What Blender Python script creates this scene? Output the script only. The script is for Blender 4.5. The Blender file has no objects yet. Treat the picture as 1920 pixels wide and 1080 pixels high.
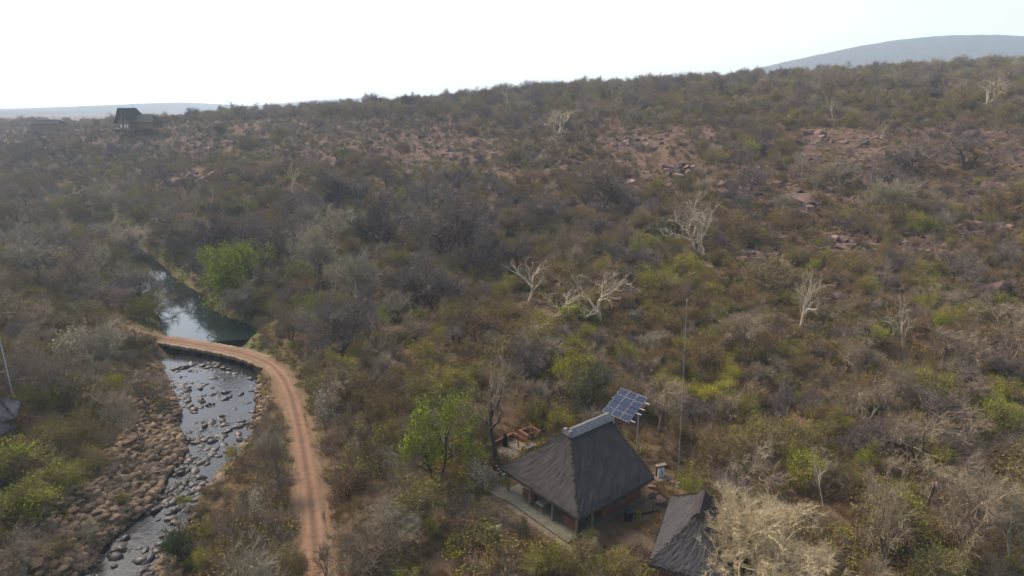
import bpy, bmesh, math, random
import numpy as np
from mathutils import Vector, Matrix

# ------------------------------------------------------------------ camera, sky, sun, exposure
S = bpy.context.scene
F_PX, HOR, CAM_Z = 1230.0, 205.0, 36.0
PITCH = math.atan((540 - HOR) / F_PX)
cam_d = bpy.data.cameras.new('camera'); cam = bpy.data.objects.new('camera', cam_d)
S.collection.objects.link(cam); S.camera = cam
cam.location = (0, 0, CAM_Z); cam.rotation_euler = (math.pi / 2 - PITCH, 0, 0)
cam_d.sensor_width = 36; cam_d.lens = 36 * F_PX / 1920; cam_d.clip_end = 20000; cam_d.clip_start = .5

SUN_EL, SUN_AZ = math.radians(44), math.radians(-53)          # azimuth from +Y, negative is left
W = bpy.data.worlds.new('World'); S.world = W; W.use_nodes = True
nt = W.node_tree
sky = nt.nodes.new('ShaderNodeTexSky'); sky.sky_type = 'NISHITA'; sky.sun_disc = False
sky.sun_elevation = SUN_EL; sky.sun_rotation = SUN_AZ
sky.air_density = 1.15; sky.dust_density = 3.0; sky.ozone_density = .3; sky.altitude = 300
bg = nt.nodes['Background']; bg.inputs['Strength'].default_value = .12
nt.links.new(sky.outputs[0], bg.inputs['Color'])
sun_d = bpy.data.lights.new('sun', 'SUN'); sun_d.energy = 1.9; sun_d.angle = math.radians(20); sun_d.color = (1, .92, .80)
sun = bpy.data.objects.new('sun', sun_d); S.collection.objects.link(sun)
sd = Vector((math.sin(SUN_AZ) * math.cos(SUN_EL), math.cos(SUN_AZ) * math.cos(SUN_EL), math.sin(SUN_EL)))
sun.rotation_euler = sd.to_track_quat('Z', 'Y').to_euler(); sun.location = (0, 0, 300)
S.view_settings.view_transform = 'Standard'; S.view_settings.look = 'None'
S.view_settings.exposure = 1.38; S.view_settings.gamma = 1
cy = S.cycles
cy.max_bounces = 5; cy.diffuse_bounces = 2; cy.glossy_bounces = 2; cy.transmission_bounces = 2; cy.volume_bounces = 1
cy.transparent_max_bounces = 4; cy.caustics_reflective = False; cy.caustics_refractive = False
cy.use_denoising = True

random.seed(7); RNG = np.random.default_rng(7)
C = S.collection

# ------------------------------------------------------------------ view geometry used to survey positions from the picture
CT, ST = math.cos(PITCH), math.sin(PITCH)
def ray(u, v):
    a = (u - 960) / F_PX; b = (540 - v) / F_PX
    return np.array([a, CT + b * ST, -ST + b * CT])
def P(u, v, z):                                   # the point at height z seen at pixel (u, v)
    d = ray(u, v); t = (z - CAM_Z) / d[2]
    return np.array([d[0] * t, d[1] * t, z])
def PD(u, v, D):                                  # the point at depth y = D seen at pixel (u, v)
    d = ray(u, v); t = D / d[1]
    return np.array([d[0] * t, D, CAM_Z + d[2] * t])
def proj(x, y, z):
    dz = z - CAM_Z; fw = y * CT - dz * ST; up = y * ST + dz * CT
    fw = np.where(np.abs(fw) < 1e-3, 1e-3, fw)
    return 960 + F_PX * x / fw, 540 - F_PX * up / fw, fw

# ------------------------------------------------------------------ terrain
ctl = []
def c_px(u, v, D14): ctl.append(PD(u, v, D14 * .88))
def c_z(u, v, z): ctl.append(P(u, v, z))
def c_w(*p): ctl.append(np.array(p, float))
for a in [(400, 420, 185), (400, 330, 240), (400, 262, 320), (400, 228, 400),
          (600, 500, 145), (600, 400, 190), (600, 300, 260), (600, 237, 340), (600, 213, 430),
          (960, 800, 70), (960, 700, 82), (960, 600, 103), (960, 500, 132), (960, 400, 170), (960, 300, 220), (960, 238, 290), (960, 190, 370),
          (1400, 800, 72), (1400, 700, 82), (1400, 600, 98), (1400, 500, 118), (1400, 400, 148), (1400, 300, 190), (1400, 230, 240), (1400, 190, 300), (1400, 159, 390),
          (1900, 1000, 52), (1900, 800, 68), (1900, 700, 78), (1900, 600, 92), (1900, 500, 110), (1900, 400, 136), (1900, 300, 175), (1900, 205, 240), (1900, 162, 320), (1900, 128, 420),
          (0, 350, 280), (0, 270, 400), (120, 250, 420), (265, 243, 360), (200, 300, 330), (200, 360, 270), (0, 245, 520), (300, 400, 215)]:
    c_px(*a)
for a in [(30, 1000, 3.0), (60, 850, 3.2), (100, 700, 3.4), (150, 600, 3), (0, 560, 4), (60, 480, 4), (180, 440, 3.5), (600, 1050, 2.5), (620, 900, 2.4),
          (560, 700, 1.6), (700, 900, 3), (700, 1060, 3), (850, 1000, 3.3), (600, 600, 3.2), (340, 500, 2.4), (480, 600, 2.2), (700, 700, 3.6), (760, 800, 3.4),
          (240, 1050, 1.0), (350, 915, 1.0), (400, 750, 1.0), (310, 560, 1.0), (1100, 1060, 3.4), (1500, 1060, 3.4), (1250, 880, 4.0)]:
    c_z(*a)
for a in [(-60, 10, 3), (0, 10, 3), (60, 10, 4), (0, -80, 3), (110, 30, 9), (-120, 30, 7), (-170, 130, 8), (150, 60, 13), (240, 140, 27), (330, 240, 45),
          (-300, 620, 27), (0, 620, 40), (300, 620, 60), (600, 620, 74), (-600, 500, 22), (-300, 1200, 20), (300, 1200, 50), (1000, 1200, 55), (-1000, 1200, 15),
          (700, 200, 60), (-700, 100, 15), (-700, -200, 15), (700, -200, 40), (-300, 300, 12)]:
    c_w(*a)
ctl = np.array(ctl)
def tps_k(r2): return .5 * r2 * np.log(np.maximum(r2, 1e-9))
def _solve():
    n = len(ctl); X = ctl[:, :2] / 100
    r2 = ((X[:, None] - X[None]) ** 2).sum(-1)
    K = tps_k(r2) + np.eye(n) * .004
    Pm = np.c_[np.ones(n), X]
    A = np.block([[K, Pm], [Pm.T, np.zeros((3, 3))]])
    return np.linalg.solve(A, np.r_[ctl[:, 2], np.zeros(3)])
_w = _solve()
def tps(x, y):
    X = np.stack([x, y], -1).reshape(-1, 2) / 100; out = np.empty(len(X))
    B = ctl[:, :2] / 100
    for i in range(0, len(X), 40000):
        q = X[i:i + 40000]; r2 = ((q[:, None] - B[None]) ** 2).sum(-1)
        out[i:i + 40000] = tps_k(r2) @ _w[:-3] + _w[-3] + q @ _w[-2:]
    return out.reshape(np.shape(x))

def hash_noise(seed, n=64):
    return np.random.default_rng(seed).random((n, n))
_tabs = [hash_noise(100 + i) for i in range(6)]
def vnoise(x, y, k=0):
    t = _tabs[k % 6]; n = t.shape[0]
    xi = np.floor(x).astype(int); yi = np.floor(y).astype(int); fx = x - xi; fy = y - yi
    fx = fx * fx * (3 - 2 * fx); fy = fy * fy * (3 - 2 * fy)
    g = lambda a, b: t[a % n, b % n]
    return (g(xi, yi) * (1 - fx) + g(xi + 1, yi) * fx) * (1 - fy) + (g(xi, yi + 1) * (1 - fx) + g(xi + 1, yi + 1) * fx) * fy
def fbm(x, y, o=4, k=0):
    s = 0; a = .5; tot = 0
    for i in range(o):
        s = s + a * vnoise(x * 2 ** i + 13 * i, y * 2 ** i - 7 * i, k + i); tot += a; a *= .5
    return s / tot

def poly_dist(x, y, pts):
    """distance to a polyline, and the value (3rd column on) interpolated at the nearest point"""
    x = np.asarray(x, float); y = np.asarray(y, float); pts = np.asarray(pts, float)
    if x.size > 3000:
        near = (x > pts[:, 0].min() - 40) & (x < pts[:, 0].max() + 40) & (y > pts[:, 1].min() - 40) & (y < pts[:, 1].max() + 40)
        B = np.full(x.shape, 1e3); Vv = np.tile(pts[-1, 2:], x.shape + (1,)).astype(float); Sd = np.sign((x - pts[-1, 0]) * (pts[-1, 1] - pts[0, 1]) - (y - pts[-1, 1]) * (pts[-1, 0] - pts[0, 0]))
        if near.any():
            for i in range(0, 1):
                B[near], Vv[near], Sd[near] = _poly_dist(x[near], y[near], pts)
        return B, Vv, Sd
    return _poly_dist(x, y, pts)
def _poly_dist(x, y, pts):
    best = np.full(np.shape(x), 1e9); val = np.zeros(np.shape(x) + (pts.shape[1] - 2,)); side = np.zeros(np.shape(x))
    for a, b in zip(pts[:-1], pts[1:]):
        d = b[:2] - a[:2]; L2 = d @ d
        t = np.clip(((x - a[0]) * d[0] + (y - a[1]) * d[1]) / L2, 0, 1)
        px, py = a[0] + t * d[0], a[1] + t * d[1]
        r = np.hypot(x - px, y - py); m = r < best
        best = np.where(m, r, best)
        val = np.where(m[..., None], a[2:] + t[..., None] * (b[2:] - a[2:]), val)
        side = np.where(m, np.sign((x - a[0]) * d[1] - (y - a[1]) * d[0]), side)   # +1 right of travel
    return best, val, side
def smooth_poly(pts, n=6):
    pts = np.asarray(pts, float); out = []
    q = np.vstack([2 * pts[0] - pts[1], pts, 2 * pts[-1] - pts[-2]])
    for i in range(1, len(q) - 2):
        for t in np.linspace(0, 1, n, endpoint=False):
            p0, p1, p2, p3 = q[i - 1:i + 3]
            out.append(.5 * (2 * p1 + (p2 - p0) * t + (2 * p0 - 5 * p1 + 4 * p2 - p3) * t * t + (3 * p1 - p0 - 3 * p2 + p3) * t ** 3))
    out.append(pts[-1]); return np.array(out)

def px_half(u, v, z, hw):
    p = P(u, v, z); fw = p[1] * CT - (p[2] - CAM_Z) * ST
    return hw / F_PX * fw
POOL_Z, STREAM_Z = .35, -.05
_riv = []
for u, v, hw in [(170, 1160, 75), (205, 1110, 72), (242, 1050, 58), (275, 1005, 56), (322, 955, 44), (350, 915, 37), (376, 875, 42), (402, 838, 52), (412, 800, 60), (408, 750, 66), (394, 705, 72), (372, 672, 62)]:
    p = P(u, v, STREAM_Z); _riv.append((p[0], p[1], px_half(u, v, STREAM_Z, hw)))
for u, v, hw in [(394, 626, 66), (354, 594, 40), (326, 562, 32), (295, 528, 26), (273, 502, 23), (248, 478, 24), (205, 455, 24), (150, 432, 24)]:
    p = P(u, v, POOL_Z); _riv.append((p[0], p[1], px_half(u, v, POOL_Z, hw)))
RIVER = smooth_poly(_riv, 5)
_road = []
for u, v, z in [(150, 590, 2.6), (195, 604, 2.4), (245, 621, 2.0), (290, 632, 1.5), (340, 641, 1.2), (400, 651, 1.15), (455, 663, 1.15), (500, 680, 1.3), (528, 706, 1.5), (546, 745, 1.7), (560, 800, 1.95), (571, 860, 2.2), (582, 930, 2.4), (589, 1000, 2.55), (594, 1070, 2.65), (600, 1200, 2.8)]:
    _road.append(P(u, v, z))
ROAD = smooth_poly(_road, 6)
ROAD_HW = 1.3
HOUSE = dict(c=np.array([5.53, 50.54]), ang=math.radians(39.9), l=4.55, w=4.86, g=3.5)
HUT = dict(c=np.array([14.6, 41.6]), ang=math.radians(66), g=3.4)
PADS = [(HOUSE['c'][0] - 1, HOUSE['c'][1] + .5, 9.5, 3.5), (14.5, 41.5, 6.0, 3.4)]
def height_exact(x, y, detail=True):
    x = np.asarray(x, float); y = np.asarray(y, float)
    z = tps(x, y)
    far = np.clip((np.hypot(x, y) - 700) / 900, 0, 1); far = far * far * (3 - 2 * far)
    z = z * (1 - far) + 22 * far
    slope_zone = np.clip((z - 6) / 10, 0, 1)
    n = 0
    if detail:
        n = (fbm(x * .045, y * .045, 4, 0) - .5) * 3.4 * slope_zone * (1 - far) + (fbm(x * .16 + 5, y * .16, 3, 2) - .5) * (.35 + 1.1 * slope_zone)
    for cx, cy_, r, g in PADS:
        d = np.hypot(x - cx, y - cy_); t = np.clip((d - r) / 5, 0, 1); t = t * t * (3 - 2 * t)
        z = g * (1 - t) + z * t; n = n * (.1 + .9 * t)
    z = z + n
    rd, rv, rs = poly_dist(x, y, RIVER[:, :3])
    e = rd - rv[..., 0]                                            # metres outside the water line
    wob = (fbm(x * .22, y * .22, 3, 3) - .5) * 2.2
    e = e + wob
    bank = np.clip((e) / 5.5, 0, 1); bank = bank ** .9
    bed = -.55 + .25 * np.clip(e + 2, 0, 2) / 2 + (y > RIVER_DAM_Y(x)) * -.3
    z = np.where(e < 6, np.where(e < 0, bed + (fbm(x * .5, y * .5, 2, 1) - .5) * .4, bed * (1 - bank) + np.maximum(z, .6) * bank + .5 * np.clip(e, 0, 1) * (1 - bank)), z)
    d, v, _ = poly_dist(x, y, ROAD)
    t = np.clip((d - ROAD_HW - .4) / 3.0, 0, 1); t = t * t * (3 - 2 * t)
    over = (e < 1.0)                                               # the causeway carries the road here
    z = np.where(over, z, (v[..., 0] - .05) * (1 - t) + z * t)
    return z
def RIVER_DAM_Y(x):
    a = P(300, 640, 1); b = P(470, 664, 1)
    return a[1] + (b[1] - a[1]) * (x - a[0]) / (b[0] - a[0])

_GX0, _GY0, _GS = -560., -20., .8
_gx = np.arange(_GX0, 560, _GS); _gy = np.arange(_GY0, 640, _GS); _GRID = None
def height(x, y, detail=True):
    """the ground height, read from a survey grid inside the valley"""
    global _GRID
    if _GRID is None:
        A, B = np.meshgrid(_gx, _gy); keep = (np.abs(A) < .9 * np.abs(B) + 40); _GRID = np.zeros(A.shape); _GRID[keep] = height_exact(A[keep], B[keep])
    x = np.asarray(x, float); y = np.asarray(y, float)
    fx = np.clip((x - _GX0) / _GS, 0, len(_gx) - 2.001); fy = np.clip((y - _GY0) / _GS, 0, len(_gy) - 2.001)
    i, j = fx.astype(int), fy.astype(int); a, b = fx - i, fy - j; G = _GRID
    return (G[j, i] * (1 - a) + G[j, i + 1] * a) * (1 - b) + (G[j + 1, i] * (1 - a) + G[j + 1, i + 1] * a) * b
def ground_at(u, v, dmax=700):
    """where the sight line of pixel (u, v) meets the ground"""
    d = ray(u, v); ys = np.linspace(25, dmax, 1600); t = ys / d[1]
    xs = d[0] * t; zs = CAM_Z + d[2] * t
    g = height(xs, ys); k = np.argmax(g > zs)
    if not (g > zs).any(): k = len(ys) - 1
    return np.array([xs[k], ys[k], g[k]])

# ------------------------------------------------------------------ materials
def new_mat(name, rough=.95, spec=.15):
    m = bpy.data.materials.new(name); m.use_nodes = True
    b = m.node_tree.nodes['Principled BSDF']; b.inputs['Roughness'].default_value = rough
    b.inputs['Specular IOR Level'].default_value = spec
    return m, m.node_tree, b
def ramp(nt_, stops):
    r = nt_.nodes.new('ShaderNodeValToRGB')
    e = r.color_ramp.elements
    while len(e) < len(stops): e.new(.5)
    for k, (p, c) in enumerate(stops): e[k].position = p; e[k].color = (*c, 1)
    return r
def noise_tex(nt_, scale, detail=4, coord='Object', vec=None, rough=.55):
    n = nt_.nodes.new('ShaderNodeTexNoise'); n.inputs['Scale'].default_value = scale; n.inputs['Detail'].default_value = detail
    n.inputs['Roughness'].default_value = rough
    if vec is None:
        tc = nt_.nodes.new('ShaderNodeTexCoord'); vec = tc.outputs[coord]
    nt_.links.new(vec, n.inputs['Vector']); return n
def mixc(nt_, a, b, fac, mode='MIX'):
    m = nt_.nodes.new('ShaderNodeMix'); m.data_type = 'RGBA'; m.blend_type = mode
    for s, x in ((m.inputs['Factor'], fac), (m.inputs['A'], a), (m.inputs['B'], b)):
        if isinstance(x, tuple): s.default_value = (*x, 1)
        elif isinstance(x, (int, float)): s.default_value = x
        else: nt_.links.new(x, s)
    return m.outputs['Result']
def bump(nt_, b, h, strength=.5, dist=.05):
    n = nt_.nodes.new('ShaderNodeBump'); n.inputs['Strength'].default_value = strength; n.inputs['Distance'].default_value = dist
    nt_.links.new(h, n.inputs['Height']); nt_.links.new(n.outputs[0], b.inputs['Normal'])
def plant_mat(name, stops, lo=.65, hi=1.25):
    """leaf or twig colour: one tone for each plant, small changes from piece to piece"""
    m = bpy.data.materials.new(name); m.use_nodes = True; n = m.node_tree
    n.nodes.remove(n.nodes['Principled BSDF'])
    d = n.nodes.new('ShaderNodeBsdfDiffuse'); out = n.nodes['Material Output']; n.links.new(d.outputs[0], out.inputs['Surface'])
    oi = n.nodes.new('ShaderNodeObjectInfo'); g = n.nodes.new('ShaderNodeNewGeometry')
    r = ramp(n, [(p_, (c_[0] * 1.06, c_[1], c_[2] * .88)) for p_, c_ in stops]); n.links.new(oi.outputs['Random'], r.inputs['Fac'])
    mr = n.nodes.new('ShaderNodeMapRange'); mr.inputs['To Min'].default_value = lo; mr.inputs['To Max'].default_value = hi
    n.links.new(g.outputs['Random Per Island'], mr.inputs['Value'])
    n.links.new(mixc(n, r.outputs['Color'], mr.outputs[0], 1.0, 'MULTIPLY'), d.inputs['Color'])
    return m
def flat_mat(name, col, rough=.8, var=.25, scale=6, spec=.2, bumpy=.0, metal=0):
    m, n, b = new_mat(name, rough, spec)
    t = noise_tex(n, scale, 5)
    r = ramp(n, [(.3, tuple(c * (1 - var) for c in col)), (.7, tuple(min(1, c * (1 + var)) for c in col))])
    n.links.new(t.outputs['Fac'], r.inputs['Fac']); n.links.new(r.outputs['Color'], b.inputs['Base Color'])
    b.inputs['Metallic'].default_value = metal
    if bumpy: bump(n, b, t.outputs['Fac'], bumpy, .03)
    return m

M = {}
M['grey_twig'] = plant_mat('grey_twig', [(0, (.16, .122, .088)), (.35, (.25, .196, .142)), (.7, (.215, .168, .13)), (1, (.31, .248, .178))])
M['dark_twig'] = plant_mat('dark_twig', [(0, (.115, .092, .088)), (.5, (.15, .122, .115)), (1, (.19, .155, .14))])
M['brown_twig'] = plant_mat('brown_twig', [(0, (.14, .10, .068)), (1, (.22, .165, .11))])
M['pale_twig'] = plant_mat('pale_twig', [(0, (.25, .22, .165)), (1, (.34, .295, .22))])
M['gold_twig'] = plant_mat('gold_twig', [(0, (.40, .325, .21)), (1, (.44, .36, .235))], .7, 1.2)
M['white_bark'] = plant_mat('white_bark', [(0, (.34, .285, .215)), (.5, (.40, .335, .26)), (1, (.33, .28, .22))], .8, 1.15)
M['grey_bark'] = plant_mat('grey_bark', [(0, (.09, .075, .062)), (1, (.19, .165, .14))], .8, 1.2)
M['dark_bark'] = plant_mat('dark_bark', [(0, (.045, .038, .033)), (1, (.08, .066, .056))], .8, 1.2)
M['olive_leaf'] = plant_mat('olive_leaf', [(0, (.155, .145, .036)), (.4, (.215, .185, .04)), (.7, (.175, .17, .05)), (1, (.29, .225, .04))], .68, 1.22)
M['russet_leaf'] = plant_mat('russet_leaf', [(0, (.17, .10, .055)), (.5, (.22, .138, .065)), (1, (.27, .165, .065))], .68, 1.22)
M['green_leaf'] = plant_mat('green_leaf', [(0, (.17, .20, .026)), (.5, (.24, .245, .024)), (1, (.32, .28, .026))], .68, 1.25)
M['yellow_leaf'] = plant_mat('yellow_leaf', [(0, (.22, .165, .034)), (.5, (.25, .165, .045)), (1, (.21, .18, .036))], .68, 1.22)
M['bright_leaf'] = plant_mat('bright_leaf', [(0, (.19, .225, .032)), (1, (.21, .235, .038))], .6, 1.3)
M['dark_leaf'] = plant_mat('dark_leaf', [(0, (.035, .055, .02)), (1, (.06, .08, .028))], .55, 1.4)
M['white_flower'] = plant_mat('white_flower', [(0, (.55, .52, .40)), (1, (.62, .58, .44))], .8, 1.2)
M['dry_grass'] = plant_mat('dry_grass', [(0, (.17, .115, .05)), (.5, (.24, .165, .075)), (1, (.19, .14, .065))], .6, 1.35)
M['green_grass'] = plant_mat('green_grass', [(0, (.075, .09, .022)), (1, (.14, .125, .042))], .6, 1.35)
M['litter'] = plant_mat('litter', [(0, (.17, .075, .045)), (1, (.17, .075, .045))], .4, 1.6)

def rock_mat(name, stops, wet=False):
    m, n, b = new_mat(name, .5 if wet else .9, .3)
    oi = n.nodes.new('ShaderNodeObjectInfo'); r = ramp(n, stops); n.links.new(oi.outputs['Random'], r.inputs['Fac'])
    t = noise_tex(n, 2.2, 6); r2 = ramp(n, [(.3, (.55, .55, .55)), (.72, (1.3, 1.25, 1.2))]); n.links.new(t.outputs['Fac'], r2.inputs['Fac'])
    n.links.new(mixc(n, r.outputs['Color'], r2.outputs['Color'], 1.0, 'MULTIPLY'), b.inputs['Base Color'])
    bump(n, b, t.outputs['Fac'], .6, .08); return m
M['red_rock'] = rock_mat('red_rock', [(0, (.06, .04, .034)), (.4, (.125, .074, .056)), (.75, (.17, .102, .076)), (1, (.25, .16, .12))])
M['river_rock'] = rock_mat('river_rock', [(0, (.07, .045, .03)), (.35, (.125, .08, .045)), (.75, (.19, .12, .064)), (1, (.27, .18, .10))])
M['wet_rock'] = rock_mat('wet_rock', [(0, (.02, .015, .012)), (.6, (.045, .031, .022)), (1, (.095, .062, .04))], True)

def ground_mat():
    m, n, b = new_mat('dry_hillside_soil', 1, .05)
    g = n.nodes.new('ShaderNodeNewGeometry'); pos = g.outputs['Position']
    big = noise_tex(n, .045, 5, vec=pos); mid = noise_tex(n, .35, 6, vec=pos, rough=.65); fine = noise_tex(n, 2.5, 6, vec=pos, rough=.7)
    soil = ramp(n, [(.3, (.065, .039, .024)), (.5, (.11, .065, .037)), (.7, (.15, .09, .05))]); n.links.new(fine.outputs['Fac'], soil.inputs['Fac'])
    grass = ramp(n, [(.3, (.10, .066, .034)), (.7, (.165, .112, .06))]); n.links.new(fine.outputs['Fac'], grass.inputs['Fac'])
    f1 = ramp(n, [(.46, (0, 0, 0)), (.66, (1, 1, 1))]); n.links.new(mid.outputs['Fac'], f1.inputs['Fac'])
    col = mixc(n, soil.outputs['Color'], grass.outputs['Color'], f1.outputs['Color'])
    red = ramp(n, [(.5, (0, 0, 0)), (.75, (.7, .7, .7))]); n.links.new(big.outputs['Fac'], red.inputs['Fac'])
    col = mixc(n, col, (.14, .078, .055), red.outputs['Color'])
    vo = n.nodes.new('ShaderNodeTexVoronoi'); vo.inputs['Scale'].default_value = 1.1; vo.inputs['Randomness'].default_value = 1; n.links.new(pos, vo.inputs['Vector'])
    sx = n.nodes.new('ShaderNodeSeparateColor'); n.links.new(vo.outputs['Color'], sx.inputs[0])
    stn = ramp(n, [(0, (.05, .032, .025)), (.45, (.09, .056, .042)), (.8, (.13, .08, .058)), (1, (.19, .12, .085))]); n.links.new(sx.outputs[0], stn.inputs['Fac'])
    def attr(k):
        a = n.nodes.new('ShaderNodeAttribute'); a.attribute_name = k; return a.outputs['Fac']
    col = mixc(n, col, stn.outputs['Color'], attr('stony'))
    bare = ramp(n, [(.25, (.085, .054, .03)), (.75, (.165, .108, .06))]); n.links.new(fine.outputs['Fac'], bare.inputs['Fac'])
    col = mixc(n, col, bare.outputs['Color'], attr('clearing'))
    gr = ramp(n, [(.25, (.06, .066, .02)), (.75, (.125, .112, .04))]); n.links.new(fine.outputs['Fac'], gr.inputs['Fac'])
    col = mixc(n, col, gr.outputs['Color'], attr('meadow'))
    cob = ramp(n, [(.25, (.05, .036, .026)), (.75, (.17, .11, .062))]); n.links.new(fine.outputs['Fac'], cob.inputs['Fac'])
    col = mixc(n, col, cob.outputs['Color'], attr('cobble'))
    trk = ramp(n, [(.25, (.13, .078, .045)), (.75, (.21, .13, .078))]); n.links.new(fine.outputs['Fac'], trk.inputs['Fac']); col = mixc(n, col, trk.outputs['Color'], attr('verge'))
    n.links.new(col, b.inputs['Base Color']); bump(n, b, fine.outputs['Fac'], .9, .12)
    return m
M['ground'] = ground_mat()
def track_mat():
    m, n, b = new_mat('red_dirt', .95, .1)
    uv = n.nodes.new('ShaderNodeUVMap'); sep = n.nodes.new('ShaderNodeSeparateXYZ'); n.links.new(uv.outputs[0], sep.inputs[0])
    g = n.nodes.new('ShaderNodeNewGeometry'); fine = noise_tex(n, 1.6, 6, vec=g.outputs['Position'], rough=.7); broad = noise_tex(n, .25, 3, vec=g.outputs['Position'])
    wheel = ramp(n, [(0, (.17, .115, .062)), (.2, (.17, .102, .058)), (.28, (.21, .12, .072)), (.36, (.205, .115, .069)), (.43, (.15, .085, .052)), (.5, (.125, .073, .045)), (.57, (.15, .085, .052)), (.64, (.205, .115, .069)), (.72, (.21, .12, .072)), (.8, (.17, .102, .058)), (1, (.165, .11, .06))])
    n.links.new(sep.outputs['X'], wheel.inputs['Fac'])
    v = ramp(n, [(.25, (.72, .72, .72)), (.75, (1.22, 1.2, 1.18))]); n.links.new(fine.outputs['Fac'], v.inputs['Fac'])
    v2 = ramp(n, [(.3, (.85, .85, .85)), (.7, (1.12, 1.12, 1.1))]); n.links.new(broad.outputs['Fac'], v2.inputs['Fac'])
    c = mixc(n, wheel.outputs['Color'], v.outputs['Color'], 1.0, 'MULTIPLY'); c = mixc(n, c, v2.outputs['Color'], 1.0, 'MULTIPLY')
    n.links.new(c, b.inputs['Base Color']); bump(n, b, fine.outputs['Fac'], .5, .06); return m
M['track'] = track_mat()
def water_mat(name, rough, bs, scale, col):
    m, n, b = new_mat(name, rough, .5)
    b.inputs['Base Color'].default_value = (*col, 1); b.inputs['IOR'].default_value = 1.33; b.inputs['Specular IOR Level'].default_value = .5
    g = n.nodes.new('ShaderNodeNewGeometry'); t = noise_tex(n, scale, 4, vec=g.outputs['Position']); bump(n, b, t.outputs['Fac'], bs, .05); return m
M['pool'] = water_mat('still_water', .04, .10, 1.2, (.012, .018, .014))
M['stream'] = water_mat('running_water', .10, .9, 1.5, (.02, .02, .019))
def thatch_mat(name, lo, hi):
    m, n, b = new_mat(name, .95, .1)
    uv = n.nodes.new('ShaderNodeUVMap'); mp = n.nodes.new('ShaderNodeMapping'); mp.inputs['Scale'].default_value = (9, 2.2, 1)
    n.links.new(uv.outputs[0], mp.inputs['Vector'])
    t = noise_tex(n, 2.0, 7, vec=mp.outputs[0], rough=.75); t2 = noise_tex(n, .6, 5, vec=uv.outputs[0])
    r = ramp(n, [(.28, lo), (.72, hi)]); n.links.new(t.outputs['Fac'], r.inputs['Fac'])
    r2 = ramp(n, [(.3, (.75, .73, .72)), (.7, (1.2, 1.18, 1.15))]); n.links.new(t2.outputs['Fac'], r2.inputs['Fac'])
    n.links.new(mixc(n, r.outputs['Color'], r2.outputs['Color'], 1.0, 'MULTIPLY'), b.inputs['Base Color'])
    bump(n, b, t.outputs['Fac'], .28, .03); return m
M['thatch'] = thatch_mat('weathered_thatch', (.024, .020, .0185), (.07, .059, .054))
M['hut_thatch'] = thatch_mat('grey_thatch', (.03, .0275, .0265), (.07, .065, .062))
M['edge_thatch'] = thatch_mat('pale_grey_thatch', (.06, .055, .052), (.13, .12, .114))
M['lodge_thatch'] = thatch_mat('dark_thatch', (.02, .02, .02), (.04, .04, .038))
M['straw'] = plant_mat('loose_straw', [(0, (.05, .042, .037)), (1, (.05, .042, .037))], .4, 1.7)
def brick_mat():
    m, n, b = new_mat('red_brick', .9, .15)
    tc = n.nodes.new('ShaderNodeUVMap'); br = n.nodes.new('ShaderNodeTexBrick'); n.links.new(tc.outputs[0], br.inputs['Vector'])
    br.inputs['Scale'].default_value = 1; br.inputs['Brick Width'].default_value = .23; br.inputs['Row Height'].default_value = .085; br.inputs['Mortar Size'].default_value = .008
    br.inputs['Color1'].default_value = (.135, .043, .025, 1); br.inputs['Color2'].default_value = (.175, .063, .033, 1); br.inputs['Mortar'].default_value = (.13, .10, .075, 1)
    n.links.new(br.outputs['Color'], b.inputs['Base Color']); bump(n, b, br.outputs['Fac'], -.4, .01); return m
M['brick'] = brick_mat()
M['cement'] = flat_mat('weathered_cement', (.14, .13, .12), .9, .35, 2.5, bumpy=.3)
M['slab'] = flat_mat('stained_concrete', (.15, .118, .082), .9, .3, 1.2, bumpy=.3)
M['floor'] = flat_mat('verandah_screed', (.11, .10, .07), .8, .25, 1.2)
M['causeway'] = flat_mat('dusty_concrete', (.20, .135, .078), .95, .22, .7, bumpy=.3)
M['wood'] = flat_mat('timber', (.16, .095, .055), .8, .3, 5)
M['pole_wood'] = flat_mat('gum_pole', (.17, .135, .09), .85, .3, 5)
M['dark'] = flat_mat('dark_interior', (.012, .012, .011), .9, .2)
M['glass'] = flat_mat('window_glass', (.015, .017, .018), .1, .1, spec=.5)
M['steel'] = flat_mat('galvanised_steel', (.30, .29, .27), .6, .12, 4, spec=.3)
M['white_paint'] = flat_mat('white_paint', (.5, .5, .48), .5, .06, 3, spec=.4)
M['black'] = flat_mat('black_plastic', (.02, .02, .022), .6, .2)
M['maroon'] = flat_mat('maroon_canvas', (.09, .03, .035), .9, .25)
M['bleached'] = flat_mat('bleached_wood', (.52, .46, .34), .85, .2, 4, bumpy=.3)
M['slate'] = flat_mat('dark_slate', (.028, .03, .028), .8, .3, 2, bumpy=.4)
M['hill'] = None
def cell_mat():
    m, n, b = new_mat('solar_cells', .4, .05)
    uv = n.nodes.new('ShaderNodeUVMap'); br = n.nodes.new('ShaderNodeTexBrick'); n.links.new(uv.outputs[0], br.inputs['Vector'])
    br.offset = 0; br.inputs['Scale'].default_value = 1; br.inputs['Brick Width'].default_value = .1667; br.inputs['Row Height'].default_value = .25; br.inputs['Mortar Size'].default_value = .006
    br.inputs['Color1'].default_value = (.010, .018, .045, 1); br.inputs['Color2'].default_value = (.014, .024, .055, 1); br.inputs['Mortar'].default_value = (.035, .045, .07, 1)
    n.links.new(br.outputs['Color'], b.inputs['Base Color']); return m
M['cells'] = cell_mat()
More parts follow.
